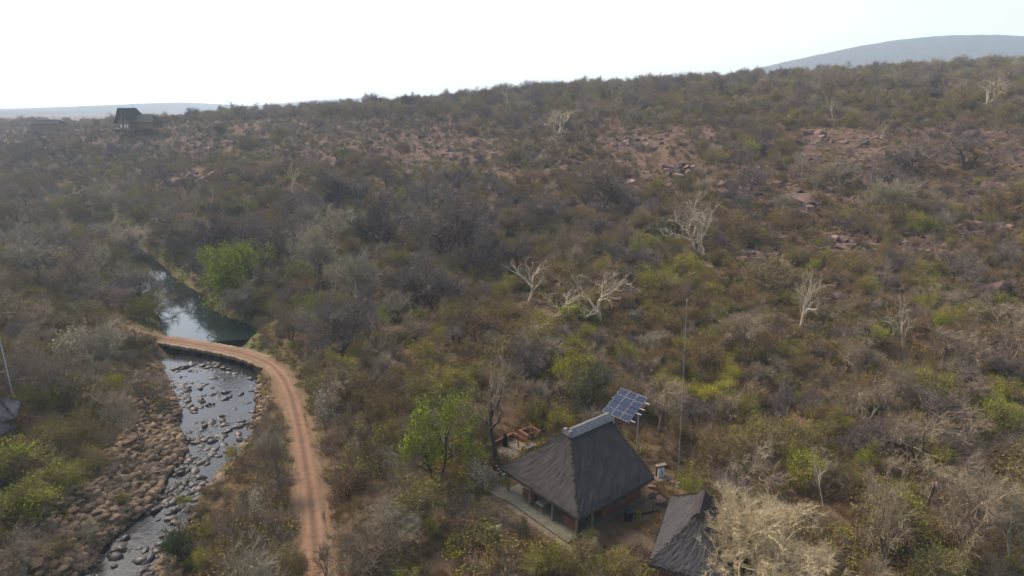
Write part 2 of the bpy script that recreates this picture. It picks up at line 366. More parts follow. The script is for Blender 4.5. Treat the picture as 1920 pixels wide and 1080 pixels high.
def hill_mat(name, a, c):
    m, n, b = new_mat(name, 1, 0)
    g = n.nodes.new('ShaderNodeNewGeometry'); t = noise_tex(n, .06, 8, vec=g.outputs['Position'], rough=.75)
    r = ramp(n, [(.35, a), (.62, c)]); n.links.new(t.outputs['Fac'], r.inputs['Fac']); n.links.new(r.outputs['Color'], b.inputs['Base Color'])
    bump(n, b, t.outputs['Fac'], 1, 4); return m
M['hill'] = hill_mat('wooded_hill', (.02, .025, .016), (.06, .056, .034))

# ------------------------------------------------------------------ object helpers
def link(o, parent=None):
    C.objects.link(o)
    if parent is not None: o.parent = parent
    return o
def tag(o, label=None, cat=None, group=None, kind=None):
    if label: o['label'] = label
    if cat: o['category'] = cat
    if group: o['group'] = group
    if kind: o['kind'] = kind
    return o
def empty(name, loc=(0, 0, 0), rz=0, label=None, cat=None, group=None):
    o = bpy.data.objects.new(name, None); link(o); o.location = loc; o.rotation_euler = (0, 0, rz); o.empty_display_size = .3
    return tag(o, label, cat, group)
def mesh_obj(name, me, parent=None, loc=None):
    o = bpy.data.objects.new(name, me); link(o, parent)
    if loc is not None: o.location = loc
    return o
def raw_mesh(name, V, Fs, mats, mi=None, smooth=False):
    me = bpy.data.meshes.new(name); me.from_pydata(np.asarray(V).tolist(), [], Fs if isinstance(Fs, list) else np.asarray(Fs).tolist())
    for m in mats: me.materials.append(m)
    if mi is not None: me.polygons.foreach_set('material_index', np.asarray(mi, np.int32))
    if smooth: me.polygons.foreach_set('use_smooth', np.ones(len(me.polygons), bool))
    me.update(); return me
class MB:
    """collects boxes, bars, tubes and polygons; UVs in metres"""
    def __init__(s): s.v = []; s.f = []; s.uv = []
    def face(s, pts, uv=None):
        i = len(s.v); s.v += [tuple(map(float, p)) for p in pts]; s.f.append(tuple(range(i, i + len(pts))))
        if uv is None:
            p = [Vector(q) for q in pts]; n = (p[1] - p[0]).cross(p[2] - p[0])
            if n.length < 1e-9: n = Vector((0, 0, 1))
            n.normalize()
            if abs(n.z) < .9: t = Vector((0, 0, 1)).cross(n).normalized(); w = n.cross(t)
            else: t = Vector((1, 0, 0)); w = Vector((0, 1, 0))
            uv = [(q.dot(t), q.dot(w)) for q in p]
        s.uv += uv
    def box(s, c, d, rz=0, tilt=None):
        R = Matrix.Rotation(rz, 3, 'Z')
        if tilt is not None: R = tilt
        h = [x / 2 for x in d]; c = Vector(c)
        k = [c + R @ Vector((sx * h[0], sy * h[1], sz * h[2])) for sx in (-1, 1) for sy in (-1, 1) for sz in (-1, 1)]
        for q in ((0, 1, 3, 2), (4, 6, 7, 5), (0, 4, 5, 1), (2, 3, 7, 6), (0, 2, 6, 4), (1, 5, 7, 3)): s.face([k[i] for i in q])
        return s
    def bar(s, a, b, w, h=None):
        a, b = Vector(a), Vector(b); d = b - a; L = d.length
        R = d.to_track_quat('X', 'Z').to_matrix()
        return s.box((a + b) / 2, (L, w, h or w), tilt=R)
    def tube(s, a, b, r0, r1=None, n=8):
        a, b = Vector(a), Vector(b); r1 = r0 if r1 is None else r1; R = (b - a).to_track_quat('Z', 'Y').to_matrix()
        ra = [a + R @ Vector((math.cos(2 * math.pi * i / n) * r0, math.sin(2 * math.pi * i / n) * r0, 0)) for i in range(n)]
        rb = [b + R @ Vector((math.cos(2 * math.pi * i / n) * r1, math.sin(2 * math.pi * i / n) * r1, 0)) for i in range(n)]
        for i in range(n): s.face([ra[i], ra[(i + 1) % n], rb[(i + 1) % n], rb[i]])
        s.face(ra[::-1]); s.face(rb); return s
    def prism(s, poly, z0, z1):
        n = len(poly); A = [(p[0], p[1], z0) for p in poly]; B = [(p[0], p[1], z1) for p in poly]
        s.face(A[::-1]); s.face(B)
        for i in range(n): s.face([A[i], A[(i + 1) % n], B[(i + 1) % n], B[i]])
        return s
    def build(s, name, mat, parent=None, merge=True):
        me = bpy.data.meshes.new(name); me.from_pydata(s.v, [], s.f)
        uvl = me.uv_layers.new(name='UVMap'); uvl.data.foreach_set('uv', np.array(s.uv, np.float32).ravel())
        me.materials.append(mat)
        if merge:
            bm = bmesh.new(); bm.from_mesh(me); bmesh.ops.remove_doubles(bm, verts=bm.verts, dist=1e-4); bm.to_mesh(me); bm.free()
        me.update(); return mesh_obj(name, me, parent)

# ------------------------------------------------------------------ the ground, one sheet from behind the camera to the horizon
def spaced(lo, hi, dlo, dhi, step, grow=1.09):
    a = list(np.arange(dlo, dhi + step / 2, step)); s = step; x = dhi
    while x < hi: s *= grow; x += s; a.append(x)
    s = step; x = dlo; pre = []
    while x > lo: s *= grow; x -= s; pre.append(x)
    return np.array(pre[::-1] + a)
def build_ground():
    xs = spaced(-5200, 5200, -75, 95, .75, 1.022); 
    ys = [26.0]; s = .65
    while ys[-1] < 9000:
        s = .65 if ys[-1] < 115 else s * 1.016
        ys.append(ys[-1] + s)
    ys = np.array(list(np.arange(-300, 26, 12.)) + ys)
    X, Y = np.meshgrid(xs, ys); Z = height_exact(X, Y)
    V = np.stack([X, Y, Z], -1).reshape(-1, 3); nx, ny = len(xs), len(ys)
    i = np.arange(nx * ny).reshape(ny, nx)
    Fq = np.stack([i[:-1, :-1], i[:-1, 1:], i[1:, 1:], i[1:, :-1]], -1).reshape(-1, 4)
    me = raw_mesh('ground', V, Fq, [M['ground']], smooth=True)
    x, y = V[:, 0], V[:, 1]
    n1 = fbm(x * .3, y * .3, 3, 2)
    def soft(d, w): return np.clip(1 - d / w, 0, 1)
    cl = np.zeros(len(x))
    for (u, v, r) in [(1240, 880, 5), (1300, 880, 5), (1200, 960, 4.0), (1190, 1000, 4), (1150, 1040, 4), (880, 1045, 5), (960, 1045, 4), (820, 1040, 4), (1280, 820, 5), (1060, 770, 4), (650, 960, 4), (700, 1000, 5), (640, 900, 2.5), (1240, 780, 4)]:
        p = P(u, v, 3.6); cl = np.maximum(cl, np.clip(1.5 - np.hypot(x - p[0], y - p[1]) / r, 0, 1))
    d, _, _ = poly_dist(x, y, ROAD); cl = np.maximum(cl, np.clip(1 - (d - 1.2) / 2.6, 0, .8))
    cl *= np.clip(n1 * 1.9 - .1, 0, 1)
    rd, rv, rs = poly_dist(x, y, RIVER[:, :3]); e = rd - rv[:, 0]
    pool = y > RIVER_DAM_Y(x)
    me_ = np.where(pool, soft(np.abs(e - 2.5), 4.5), soft(np.abs(e - 6), 5.5) * .55) * np.clip(n1 * 1.8, 0, 1)
    co = np.where(pool, soft(np.maximum(e, 0), .6), soft(np.maximum(e, 0) * np.where(rs > 0, 1.0, .22), 2.5))
    st = np.clip((V[:, 2] - 8) / 6, 0, 1) * np.clip(1.25 - np.abs(V[:, 2] - 22) / 26, 0, 1) * np.clip((fbm(x * .09, y * .09, 4, 1) - .30) * 4, 0, .9)
    vg = np.clip(1.2 - (d - 1.0) / .8 + (n1 - .5) * 2.2, 0, 1)
    for nm, arr in (('verge', vg), ('stony', st), ('clearing', cl), ('meadow', me_), ('cobble', co)):
        a = me.attributes.new(nm, 'FLOAT', 'POINT'); a.data.foreach_set('value', arr.astype(np.float32))
    o = mesh_obj('ground', me); tag(o, 'dry brown bushveld ground rising into a rocky hillside', None, None, 'structure')
build_ground()

def build_ribbon(name, pts, hw, zoff, mat, label, jitter=0.0):
    V, Fs, UV = [], [], []
    pts = np.asarray(pts); n = len(pts); k = 9; L = 0
    for i in range(n):
        t = pts[min(i + 1, n - 1)] - pts[max(i - 1, 0)]; t = t[:2] / np.hypot(*t[:2]); nrm = np.array([t[1], -t[0]])
        if i: L += np.hypot(*(pts[i] - pts[i - 1])[:2])
        h = hw if np.isscalar(hw) else hw[i]
        for j in range(k):
            s = j / (k - 1) * 2 - 1
            jj = (math.sin(L * .9 + j) + math.sin(L * 2.3 + 2 * j) * .6 + math.sin(L * .31 + j)) * jitter * .3 if j in (0, k - 1) else 0
            rut = -.03 * math.exp(-((abs(s) - .5) / .2) ** 2)
            q = pts[i][:2] + nrm * (s * h + jj); V.append((q[0], q[1], pts[i][2] + zoff + rut - (.16 if j in (0, k - 1) else 0))); UV.append((j / (k - 1), L))
    for i in range(n - 1):
        for j in range(k - 1):
            a = i * k + j; Fs.append((a, a + 1, a + k + 1, a + k))
    me = raw_mesh(name, V, Fs, [mat], smooth=True); uv = me.uv_layers.new(name='UVMap')
    idx = np.empty(len(me.loops), np.int32); me.loops.foreach_get('vertex_index', idx)
    uv.data.foreach_set('uv', np.array(UV, np.float32)[idx].ravel())
    return tag(mesh_obj(name, me), label, None, None, 'structure')
ROADF = smooth_poly(_road, 22)
build_ribbon('dirt_track', ROADF, ROAD_HW - .05, .05, M['track'], 'rutted red dirt track running down from the causeway', .6)

def water_sheet(name, pts, z, mat, label, extra):
    V, Fs = [], []; pts = np.asarray(pts); n = len(pts); k = 7
    for i in range(n):
        t = pts[min(i + 1, n - 1)] - pts[max(i - 1, 0)]; t = t[:2] / np.hypot(*t[:2]); nrm = np.array([t[1], -t[0]])
        for j in range(k):
            q = pts[i][:2] + nrm * (j / (k - 1) * 2 - 1) * (pts[i][2] + extra); V.append((q[0], q[1], z))
    for i in range(n - 1):
        for j in range(k - 1): a = i * k + j; Fs.append((a, a + 1, a + k + 1, a + k))
    return tag(mesh_obj(name, raw_mesh(name, V, Fs, [mat])), label, None, None, 'structure')
_dam = 11 * 5
water_sheet('stream_water', RIVER[:_dam + 2], STREAM_Z, M['stream'], 'shallow stream running between boulders below the causeway', 1.6)
water_sheet('pool_water', RIVER[_dam + 3:], POOL_Z, M['pool'], 'dark still river pool above the causeway', 2.2)

def build_hill(name, prof, D, depth, label, bumpy):
    us = np.array([p[0] for p in prof], float); vs = np.array([p[1] for p in prof], float)
    uu = np.linspace(us[0], us[-1], 420); vv = np.interp(uu, us, vs)
    k = np.ones(25) / 25; vv = np.convolve(np.pad(vv, 12, 'edge'), k, 'valid')
    V = []; nr = 26
    rows = np.linspace(-1, 1, nr)
    crest = np.array([PD(u, v, D) for u, v in zip(uu, vv)])
    for r in rows:
        y = D + r * depth; s = math.cos(r * math.pi / 2) ** .8
        x = crest[:, 0]; h = 15 + (crest[:, 2] - 15) * s
        h = h + (fbm(x * .02, np.full_like(x, y) * .02, 3, 1) - .5) * (crest[:, 2] - 15) * .15 * (1 - abs(s)) * 2
        h = h + (np.random.default_rng(int(r * 1000) + 2000).random(len(x)) - .4) * bumpy * (s > .1)
        V.append(np.stack([x, np.full_like(x, y), h], -1))
    V = np.array(V).reshape(-1, 3); n = len(uu); i = np.arange(nr * n).reshape(nr, n)
    Fq = np.stack([i[:-1, :-1], i[:-1, 1:], i[1:, 1:], i[1:, :-1]], -1).reshape(-1, 4)
    tag(mesh_obj(name, raw_mesh(name, V, Fq, [M['hill']], smooth=True)), label, None, None, 'structure')
build_hill('hill', [(1180, 230), (1300, 170), (1385, 139), (1450, 122), (1550, 100), (1650, 80), (1720, 72), (1800, 70), (1920, 77), (2100, 95), (2400, 140), (2700, 220)], 2500, 900, 'hazy blue wooded hill behind the plateau', 5)
build_hill('hill', [(-500, 225), (-100, 209), (0, 206), (150, 203), (300, 196), (370, 193), (425, 203), (480, 215), (560, 240)], 3300, 900, 'long pale blue ridge behind the lodge', 7)
build_hill('hill', [(-600, 222), (-100, 212), (0, 209), (100, 211), (200, 214), (300, 222), (380, 235)], 2200, 600, 'darker low wooded ridge behind the far roof', 6)
build_hill('hill', [(380, 230), (450, 205), (520, 198), (600, 190), (700, 184), (900, 190), (1000, 220)], 3800, 900, 'faint far ridge just showing over the plateau trees', 7)
# ------------------------------------------------------------------ plants: growing the mesh templates
def unit(v): return v / (np.linalg.norm(v, axis=-1, keepdims=True) + 1e-12)
class Grow:
    def __init__(s, seed): s.r = np.random.default_rng(seed); s.seg = []; s.tw = []; s.tips = []
    def branch(s, p, d, L, r, lvl, sp):
        r_ = s.r; n = sp['segs'][lvl]; st = L / n; top = lvl == len(sp['segs']) - 1
        nch = sp['kids'][lvl]; first = sp['first'][lvl]; ch = []
        rad = r
        for i in range(n):
            d = unit(d + r_.normal(0, sp['wander'][lvl], 3) + np.array([0, 0, sp['up'][lvl]]))
            q = p + d * st; r2 = r * (1 - (1 - sp['tip'][lvl]) * (i + 1) / n)
            s.seg.append((p, q, rad, r2, lvl)); p, rad = q, r2
            f = (i + 1) / n
            if f >= first: ch.append((p.copy(), d.copy(), r2, f))
        if top:
            for _ in range(nch):
                c = ch[r_.integers(len(ch))]; s.twig(c[0], c[1], sp)
            return
        for k in range(nch):
            c = ch[min(len(ch) - 1, int(len(ch) * (k + r_.random()) / nch))]
            a = sp['ang'][lvl] * (.6 + .8 * r_.random())
            t = unit(np.cross(c[1], unit(r_.normal(0, 1, 3))))
            nd = unit(c[1] * math.cos(a) + t * math.sin(a) + np.array([0, 0, sp['flat'][lvl]]))
            s.branch(c[0], nd, L * sp['ratio'][lvl] * (.7 + .6 * r_.random()), c[2] * .75, lvl + 1, sp)
    def twig(s, p, d, sp):
        r_ = s.r
        nd = unit(d + r_.normal(0, sp['tw_spread'], 3) + np.array([0, 0, sp.get('tw_up', .1)]))
        L = sp['tw_len'] * (.5 + r_.random()); q = p + nd * L
        s.tw.append((p, q, sp['tw_r']))
        if sp.get('fork', 1):
            for _ in range(sp['fork']):
                f = .3 + .6 * r_.random(); b = p + (q - p) * f
                e = unit(nd + r_.normal(0, .55, 3)); s.tw.append((b, b + e * L * .55, sp['tw_r'] * .75))
        s.tips.append(q); s.tips.append((p + q) / 2)
def frames(d):
    a = np.where(np.abs(d[:, 2:3]) < .9, np.array([[0, 0, 1.]]), np.array([[1., 0, 0]]))
    t = unit(np.cross(d, a)); return t, np.cross(d, t)
def tubes(segs, n):
    if not segs: return np.zeros((0, 3)), np.zeros((0, 4), int)
    p = np.array([s[0] for s in segs]); q = np.array([s[1] for s in segs]); r0 = np.array([s[2] for s in segs]); r1 = np.array([s[3] for s in segs])
    d = unit(q - p); q = q + d * r1[:, None] * .3; t, b = frames(d)
    V = np.zeros((len(segs), 2 * n, 3))
    for k in range(n):
        c, s_ = math.cos(2 * math.pi * k / n), math.sin(2 * math.pi * k / n)
        o = t * c + b * s_
        V[:, k] = p + o * r0[:, None]; V[:, n + k] = q + o * r1[:, None]
    base = np.arange(len(segs))[:, None, None] * 2 * n
    fq = np.array([[k, (k + 1) % n, n + (k + 1) % n, n + k] for k in range(n)])[None]
    return V.reshape(-1, 3), (base + fq).reshape(-1, 4)
def spikes(tw):
    p = np.array([t[0] for t in tw]); q = np.array([t[1] for t in tw]); r = np.array([t[2] for t in tw])[:, None]
    t, b = frames(unit(q - p)); V = np.zeros((len(tw), 4, 3))
    for k in range(3):
        a = 2 * math.pi * k / 3; V[:, k] = p + (t * math.cos(a) + b * math.sin(a)) * r
    V[:, 3] = q
    f = np.array([[0, 1, 3], [1, 2, 3], [2, 0, 3]])[None] + np.arange(len(tw))[:, None, None] * 4
    return V.reshape(-1, 3), f.reshape(-1, 3)
def leaf_quads(c, size, rng, flat=.3):
    n = len(c); nr = unit(rng.normal(0, 1, (n, 3)) + np.array([0, 0, flat])); t, b = frames(nr)
    a = rng.random(n) * 6.28; u = t * np.cos(a)[:, None] + b * np.sin(a)[:, None]; w = np.cross(nr, u)
    s = (size * (.6 + .8 * rng.random(n)))[:, None]
    V = np.stack([c - u * s, c - w * s * .55 + nr * s * .15, c + u * s, c + w * s * .55 + nr * s * .15], 1)
    return V.reshape(-1, 3), (np.arange(n)[:, None] * 4 + np.arange(4)[None])
def joinm(parts):
    V, Fs, mi, off = [], [], [], 0
    for v, f, m in parts:
        if len(v) == 0: continue
        V.append(v); Fs += (np.asarray(f) + off).tolist(); mi += [m] * len(f); off += len(v)
    return np.concatenate(V), Fs, mi

BASE = dict(segs=[4, 4, 3, 3], kids=[6, 5, 5, 9], first=[.5, .35, .3, .3], wander=[.10, .20, .25, .3], up=[.05, .06, .05, .02], tip=[.6, .45, .4, .3],
            ang=[.75, .7, .7, .7], flat=[.05, .05, .02, 0], ratio=[.62, .62, .6, .6], tw_len=.5, tw_spread=.55, tw_r=.014, fork=1, L=2.6, r=.13)
TEMPL = {}
def template(kind, seed, bark, twig, leaf=None, nleaf=0, lsize=.09, lspread=.16, stems=1, lean=.15, pieces=True, second=None, **kw):
    """one plant: trunk mesh, crown mesh, and both in one mesh; height about as grown, base at the origin"""
    sp = dict(BASE); sp.update(kw); g = Grow(seed); rng = np.random.default_rng(seed + 999)
    for k in range(stems):
        a = 2 * math.pi * (k + rng.random() * .6) / stems; t = lean * (0.6 + rng.random() * .8)
        d = unit(np.array([math.cos(a) * t, math.sin(a) * t, 1.]))
        g.branch(np.array([math.cos(a), math.sin(a), -.6]) * (.06 * (stems > 1)) + np.array([0, 0, -.25]), d, sp['L'] * (.8 + .4 * rng.random()), sp['r'] * (.75 + .4 * rng.random()), 0, sp)
    thick = [s for s in g.seg if s[4] <= 1]; thin = [s for s in g.seg if s[4] == 2]; fine = [(s[0], s[1], min(max(s[2], sp['tw_r']), .02)) for s in g.seg if s[4] >= 3]
    tr = tubes(thick, 6); cr = tubes(thin, 4); sk = spikes(fine + g.tw) if (fine or g.tw) else (np.zeros((0, 3)), np.zeros((0, 3), int))
    parts = [(cr[0], cr[1], 1), (sk[0], sk[1], 1)]
    if nleaf:
        tips = np.array(g.tips); keep = tips
        if sp.get('clump'):
            k = fbm(tips[:, 0] * 1.2 + seed, tips[:, 1] * 1.2 + tips[:, 2] * .9, 2, seed); keep = tips[k > np.quantile(k, sp['clump'])]
        c = keep[rng.integers(0, len(keep), nleaf)] + rng.normal(0, lspread, (nleaf, 3))
        c[:, 2] = np.maximum(c[:, 2], .08)
        if second:
            ns = int(nleaf * second[1]); 
            lq = leaf_quads(c[ns:], lsize, rng); hi = keep[keep[:, 2] > np.quantile(keep[:, 2], .55)]
            lq2 = leaf_quads(hi[rng.integers(0, len(hi), ns)] + rng.normal(0, lspread, (ns, 3)), lsize, rng); parts += [(lq[0], lq[1], 2), (lq2[0], lq2[1], 3)]
        else:
            lq = leaf_quads(c, lsize, rng); parts.append((lq[0], lq[1], 2))
    mats = [M[bark], M[twig]] + ([M[leaf]] if leaf else []) + ([M[second[0]]] if second else [])
    V, Fs, mi = joinm(parts)
    allV = np.concatenate([tr[0], V]); rad = np.quantile(np.hypot(allV[:, 0], allV[:, 1]), .95); hgt = np.quantile(allV[:, 2], .995)
    t = dict(kind=kind, rad=float(rad), h=float(hgt))
    t['trunk'] = raw_mesh(kind + '_trunk', tr[0], tr[1], [M[bark]], smooth=True)
    t['crown'] = raw_mesh(kind + '_crown', V, Fs, mats, mi)
    V2, F2, m2 = joinm([(tr[0], tr[1], 0)] + parts); t['whole'] = raw_mesh(kind, V2, F2, mats, m2)
    TEMPL.setdefault(kind, []).append(t); return t

for i in range(6):   # leafless grey trees, several habits
    template('leafless_tree', 10 + i, 'grey_bark', 'grey_twig', stems=(1, 3, 2, 1, 4, 1)[i], lean=(.2, .45, .4, .2, .5, .3)[i], L=(2.6, 2.2, 2.4, 2.2, 2.0, 3.0)[i], kids=[6, 5, 5, 9] if i in (0, 3, 5) else [4, 4, 4, 9], flat=[.02, .06, .03, 0])
for i in range(5):   # dense dark rounded crowns
    template('dark_tree', 30 + i, 'dark_bark', 'dark_twig', stems=(1, 2, 3, 1, 2)[i], lean=.4, L=2.3, kids=[7, 6, 5, 9] if i in (0, 3) else [5, 5, 4, 10], tw_len=.45, tw_r=.016, ang=[.95, .75, .7, .7], flat=[-.02, .04, .02, 0])
for i in range(3):
    template('silver_tree', 50 + i, 'pale_twig', 'pale_twig', stems=(2, 3, 2)[i], lean=.35, L=2.2, kids=[6, 6, 5, 10], tw_len=.45, tw_r=.015, ang=[.8, .65, .6, .6], up=[.05, .1, .1, .08])
for i in range(6):
    template('olive_shrub', 60 + i, 'grey_bark', 'brown_twig', 'olive_leaf', (2100, 2900, 1700, 2600, 1300, 2300)[i], .052, .25, stems=(3, 2, 4, 2, 3, 1)[i], lean=.5, L=(1.5, 1.9, 1.3, 2.1, 1.6, 2.2)[i], r=.07, kids=[5, 4, 4, 6], clump=(.3, .15, .35, .2, .45, .25)[i])
for i in range(5):
    template('russet_shrub', 80 + i, 'dark_bark', 'brown_twig', 'russet_leaf', (1300, 1900, 1000, 1600, 2000)[i], .052, .24, stems=(3, 4, 3, 2, 2)[i], lean=.55, L=(1.3, 1.5, 1.1, 1.6, 1.8)[i], r=.06, kids=[5, 4, 4, 5], clump=.3)
for i in range(4):
    template('green_shrub', 100 + i, 'grey_bark', 'brown_twig', 'green_leaf', (3000, 3800, 2400, 3400)[i], .055, .21, stems=(2, 1, 3, 2)[i], lean=.4, L=(1.7, 2.2, 1.5, 2.0)[i], r=.08, kids=[5, 5, 4, 4], clump=(.35, .25, .3, .4)[i])
for i in range(4):
    template('yellow_shrub', 110 + i, 'grey_bark', 'brown_twig', 'yellow_leaf', (1700, 2500, 1500, 2100)[i], .052, .24, stems=(3, 2, 3, 2)[i], lean=.5, L=(1.6, 2.0, 1.5, 1.8)[i], r=.06, kids=[5, 4, 4, 5], clump=.3)
for i in range(2):
    template('evergreen_bush', 120 + i, 'dark_bark', 'dark_twig', 'dark_leaf', 5000, .065, .17, stems=2, lean=.4, L=1.8, r=.09, kids=[6, 5, 4, 4])
# low scrub, small and cheap
for i in range(4):
    template('scrub_bare', 130 + i, 'grey_bark', ('grey_twig', 'dark_twig', 'brown_twig', 'grey_twig')[i], stems=4, lean=.7, L=.55, r=.02, segs=[3, 3, 2], kids=[4, 4, 5], first=[.3, .3, .3], wander=[.2, .3, .3], up=[.05, .05, .02], tip=[.6, .5, .4], ang=[.7, .7, .7], flat=[0, 0, 0], ratio=[.7, .65, .6], tw_len=.25, tw_r=.006, fork=1)
for i, lf in enumerate(('olive_leaf', 'russet_leaf', 'russet_leaf', 'green_leaf')):
    template('scrub_leafy', 140 + i, 'grey_bark', 'brown_twig', lf, 260, .055, .10, stems=4, lean=.7, L=.5, r=.02, segs=[3, 3, 2], kids=[4, 3, 3], first=[.3, .3, .3], wander=[.2, .3, .3], up=[.05, .05, .02], tip=[.6, .5, .4], ang=[.7, .7, .7], flat=[0, 0, 0], ratio=[.7, .65, .6], tw_len=.2, tw_r=.006, fork=1)
def grass_template(seed, mat, n, h, spread):
    r = np.random.default_rng(seed); a = r.random(n) * 6.28; q = np.sqrt(r.random(n)) * spread
    p = np.stack([np.cos(a) * q, np.sin(a) * q, np.full(n, -.05)], -1)
    d = np.stack([np.cos(a) * .45, np.sin(a) * .45, np.ones(n)], -1) + r.normal(0, .28, (n, 3)); d = unit(d)
    tw = [(p[i], p[i] + d[i] * h * (.5 + .7 * r.random()), .010) for i in range(n)]
    V, Fs = spikes(tw); return raw_mesh('grass_tuft', V, Fs, [M[mat]])
GRASS = [grass_template(i, 'dry_grass', 60, .55, .28) for i in range(3)] + [grass_template(9, 'green_grass', 70, .5, .3)]

# ------------------------------------------------------------------ the survey of places: which plants stand where
_, _, _ = 0, 0, 0
river_pt = RIVER[:, :3]
def zone_masks(x, y):
    rd, rv, rs = poly_dist(x, y, river_pt); e = rd - rv[..., 0]
    rr, _, rside = poly_dist(x, y, ROAD)
    return e, rs, rr, rside
def house_local(x, y, H=HOUSE):
    dx, dy = x - H['c'][0], y - H['c'][1]; c, s = math.cos(H['ang']), math.sin(H['ang'])
    return dx * c + dy * s, -dx * s + dy * c
MARKS = [('the timber lodge', 265, 225), ('the far low roof', 92, 224), ('the lime green pool tree', 420, 520), ('the causeway', 410, 655), ('the bend of the track', 525, 700), ('the dark pool', 290, 530), ('the white blossomed bush', 142, 660),
    ('the metal pole', 15, 700), ('the roofs at the picture edge', 15, 800), ('the wide bright green bush', 30, 880), ('the stout bare tree across the stream', 212, 800), ('the dark trunked tree by the track', 522, 890), ('the leafy tree beside the house', 822, 840),
    ('the patio tree', 933, 790), ('the thatched house', 1085, 900), ('the solar panels', 1175, 760), ('the radio mast', 1278, 700), ('the hut roof', 1290, 980), ('the golden twigged tree', 1440, 1000), ('the broken grey tree', 1545, 900), ('the round lime shrub', 1240, 535),
    ('the big white tree', 1305, 430), ('the twin white trunks', 1500, 570), ('the leaning white tree', 1715, 610), ('the crooked white trunk', 1110, 550), ('the sprawling white tree', 970, 530), ('the hilltop white tree', 1042, 230), ('the steeply leaning white tree', 530, 330),
    ('the thin pale trunk', 364, 395), ('the forked hilltop tree', 1563, 195), ('the leaning skyline tree', 1870, 170), ('the biggest dark crown', 838, 450), ('the wide dark tree', 1130, 355), ('the nearest silver tree', 590, 475), ('the middle rock ledge', 1515, 385),
    ('the upper rock ledge', 1560, 262), ('the rocks at the picture edge', 1850, 430), ('the lower stream reach', 300, 990), ('the stream head', 395, 720), ('the vivid green stream bush', 352, 945), ('the dark bush by the stream', 335, 1035), ('the middle of the stream', 400, 810),
    ('the foot of the track', 590, 1000), ('the wide dark slope tree', 1470, 760), ('the bottom corner of the picture', 1880, 1040), ('the left bottom corner of the picture', 60, 1040), ('the flat topped acacia', 45, 400), ('the track side blossom bush', 612, 780)]
ORD = ['nearest', 'second nearest', 'third nearest', 'fourth nearest', 'fifth nearest', 'sixth nearest', 'seventh nearest', 'eighth nearest', 'ninth nearest', 'tenth nearest', 'eleventh nearest', 'twelfth nearest', 'thirteenth nearest', 'fourteenth nearest', 'fifteenth nearest', 'sixteenth nearest', 'seventeenth nearest', 'eighteenth nearest', 'nineteenth nearest', 'twentieth nearest']
_mk = np.array([m[1:] for m in MARKS], float)
def sized(h, lo, hi): return 'small ' if h < lo else 'tall ' if h > hi else ''
def name_places(todo):
    """todo: (object, look, u, v) - say which one it is, counted out from the nearest thing one can find"""
    cells = {}
    for o, look, u, v in todo:
        d = np.hypot(_mk[:, 0] - u, (_mk[:, 1] - v) * 1.15); k = int(d.argmin()); du, dv = u - _mk[k, 0], v - _mk[k, 1]
        way = ('right of' if du > 0 else 'left of') if abs(du) > abs(dv) * 1.0 else ('below' if dv > 0 else 'above')
        cells.setdefault((look, k, way), []).append((d[k], o))
    for (look, k, way), L_ in cells.items():
        L_.sort(key=lambda a: a[0])
        for j, (_, o) in enumerate(L_): o['label'] = (ORD[j] + ' ' if j < len(ORD) else 'outlying ') + look + ' ' + way + ' ' + MARKS[k][0]
def place_phrase(x, y, z, u, v, e, side, rr):
    """words that say where a plant stands"""
    hx, hy = house_local(x, y)
    if math.hypot(x - 14.5, y - 41.5) < 9: return 'close by the smaller grey thatched roof'
    if math.hypot(x - HOUSE['c'][0], y - HOUSE['c'][1]) < 11:
        return 'behind the patio of the thatched house' if hy > 3 and hx < 2 else ('beside the solar panel rack' if hy > 0 else 'in front of the thatched house')
    pool = y > RIVER_DAM_Y(x)
    left = side < 0
    if rr < 7 and not (e < 2): return 'at the edge of the red dirt track' + (' by the causeway' if y > 85 else ' across from the stream' if x > np.interp(y, [40, 90], [-16, -30]) else ' on its stream side')
    if e < 9: return ('on the far bank of the dark pool' if not left else 'on the near bank of the dark pool') if pool else ('on the track side bank of the stream' if not left else 'on the stony bank across the stream')
    if left and y < 190: return 'in the thicket across the stream ' + ('below the causeway' if y < 75 else 'level with the causeway' if y < 115 else 'above the causeway')
    if z > 33: return 'on the plateau skyline ' + ('near the timber lodge' if u < 500 else 'at mid hilltop' if u < 1100 else 'below the blue hill')
    third = 'under the timber lodge' if u < 500 else 'above the green pool tree' if u < 800 else 'above the thatched house' if u < 1230 else 'around the white barked trees' if u < 1600 else 'towards the far end of the slope'
    band = 'low on the slope ' if z < 8 else 'partway up the slope ' if z < 16 else 'on the rocky upper slope '
    return band + third

# landmarks: plants one can point at in the photograph
taken = []                                     # (x, y, radius) where nothing else is scattered
def thing_plant(t, name, loc, scale, rz, label, cat, group=None, tilt=(0, 0), parts=True, zs=1.0, mats=None):
    if parts:
        o = empty(name, loc, 0, label, cat, group)
        a = mesh_obj('trunk', t['trunk'], o); b = mesh_obj('crown', t['crown'], o)
    else:
        o = tag(mesh_obj(name, t['whole'], None, loc), label, cat, group)
    o.rotation_euler = (tilt[0], tilt[1], rz); o.scale = (scale, scale, scale * zs)
    return o
def landmark(t, name, u, v, hpx, label, cat, wpx=None, rz=None, tilt=(0, 0), group=None, clear=None, z=None):
    p = ground_at(u, v) if z is None else P(u, v, z)
    fw = p[1] * CT - (p[2] - CAM_Z) * ST; m = fw / F_PX
    dep = math.atan2(CAM_Z - p[2], p[1])
    h = hpx * m / max(.75, math.cos(dep)); sz = h / t['h']
    sx = sz if wpx is None else wpx * m / 2 / t['rad']
    o = thing_plant(t, name, tuple(p), sx, random.random() * 6.28 if rz is None else rz, label, cat, group, tilt, True, sz / sx)
    taken.append((p[0], p[1], (t['rad'] * sx * .75) if clear is None else clear)); return o

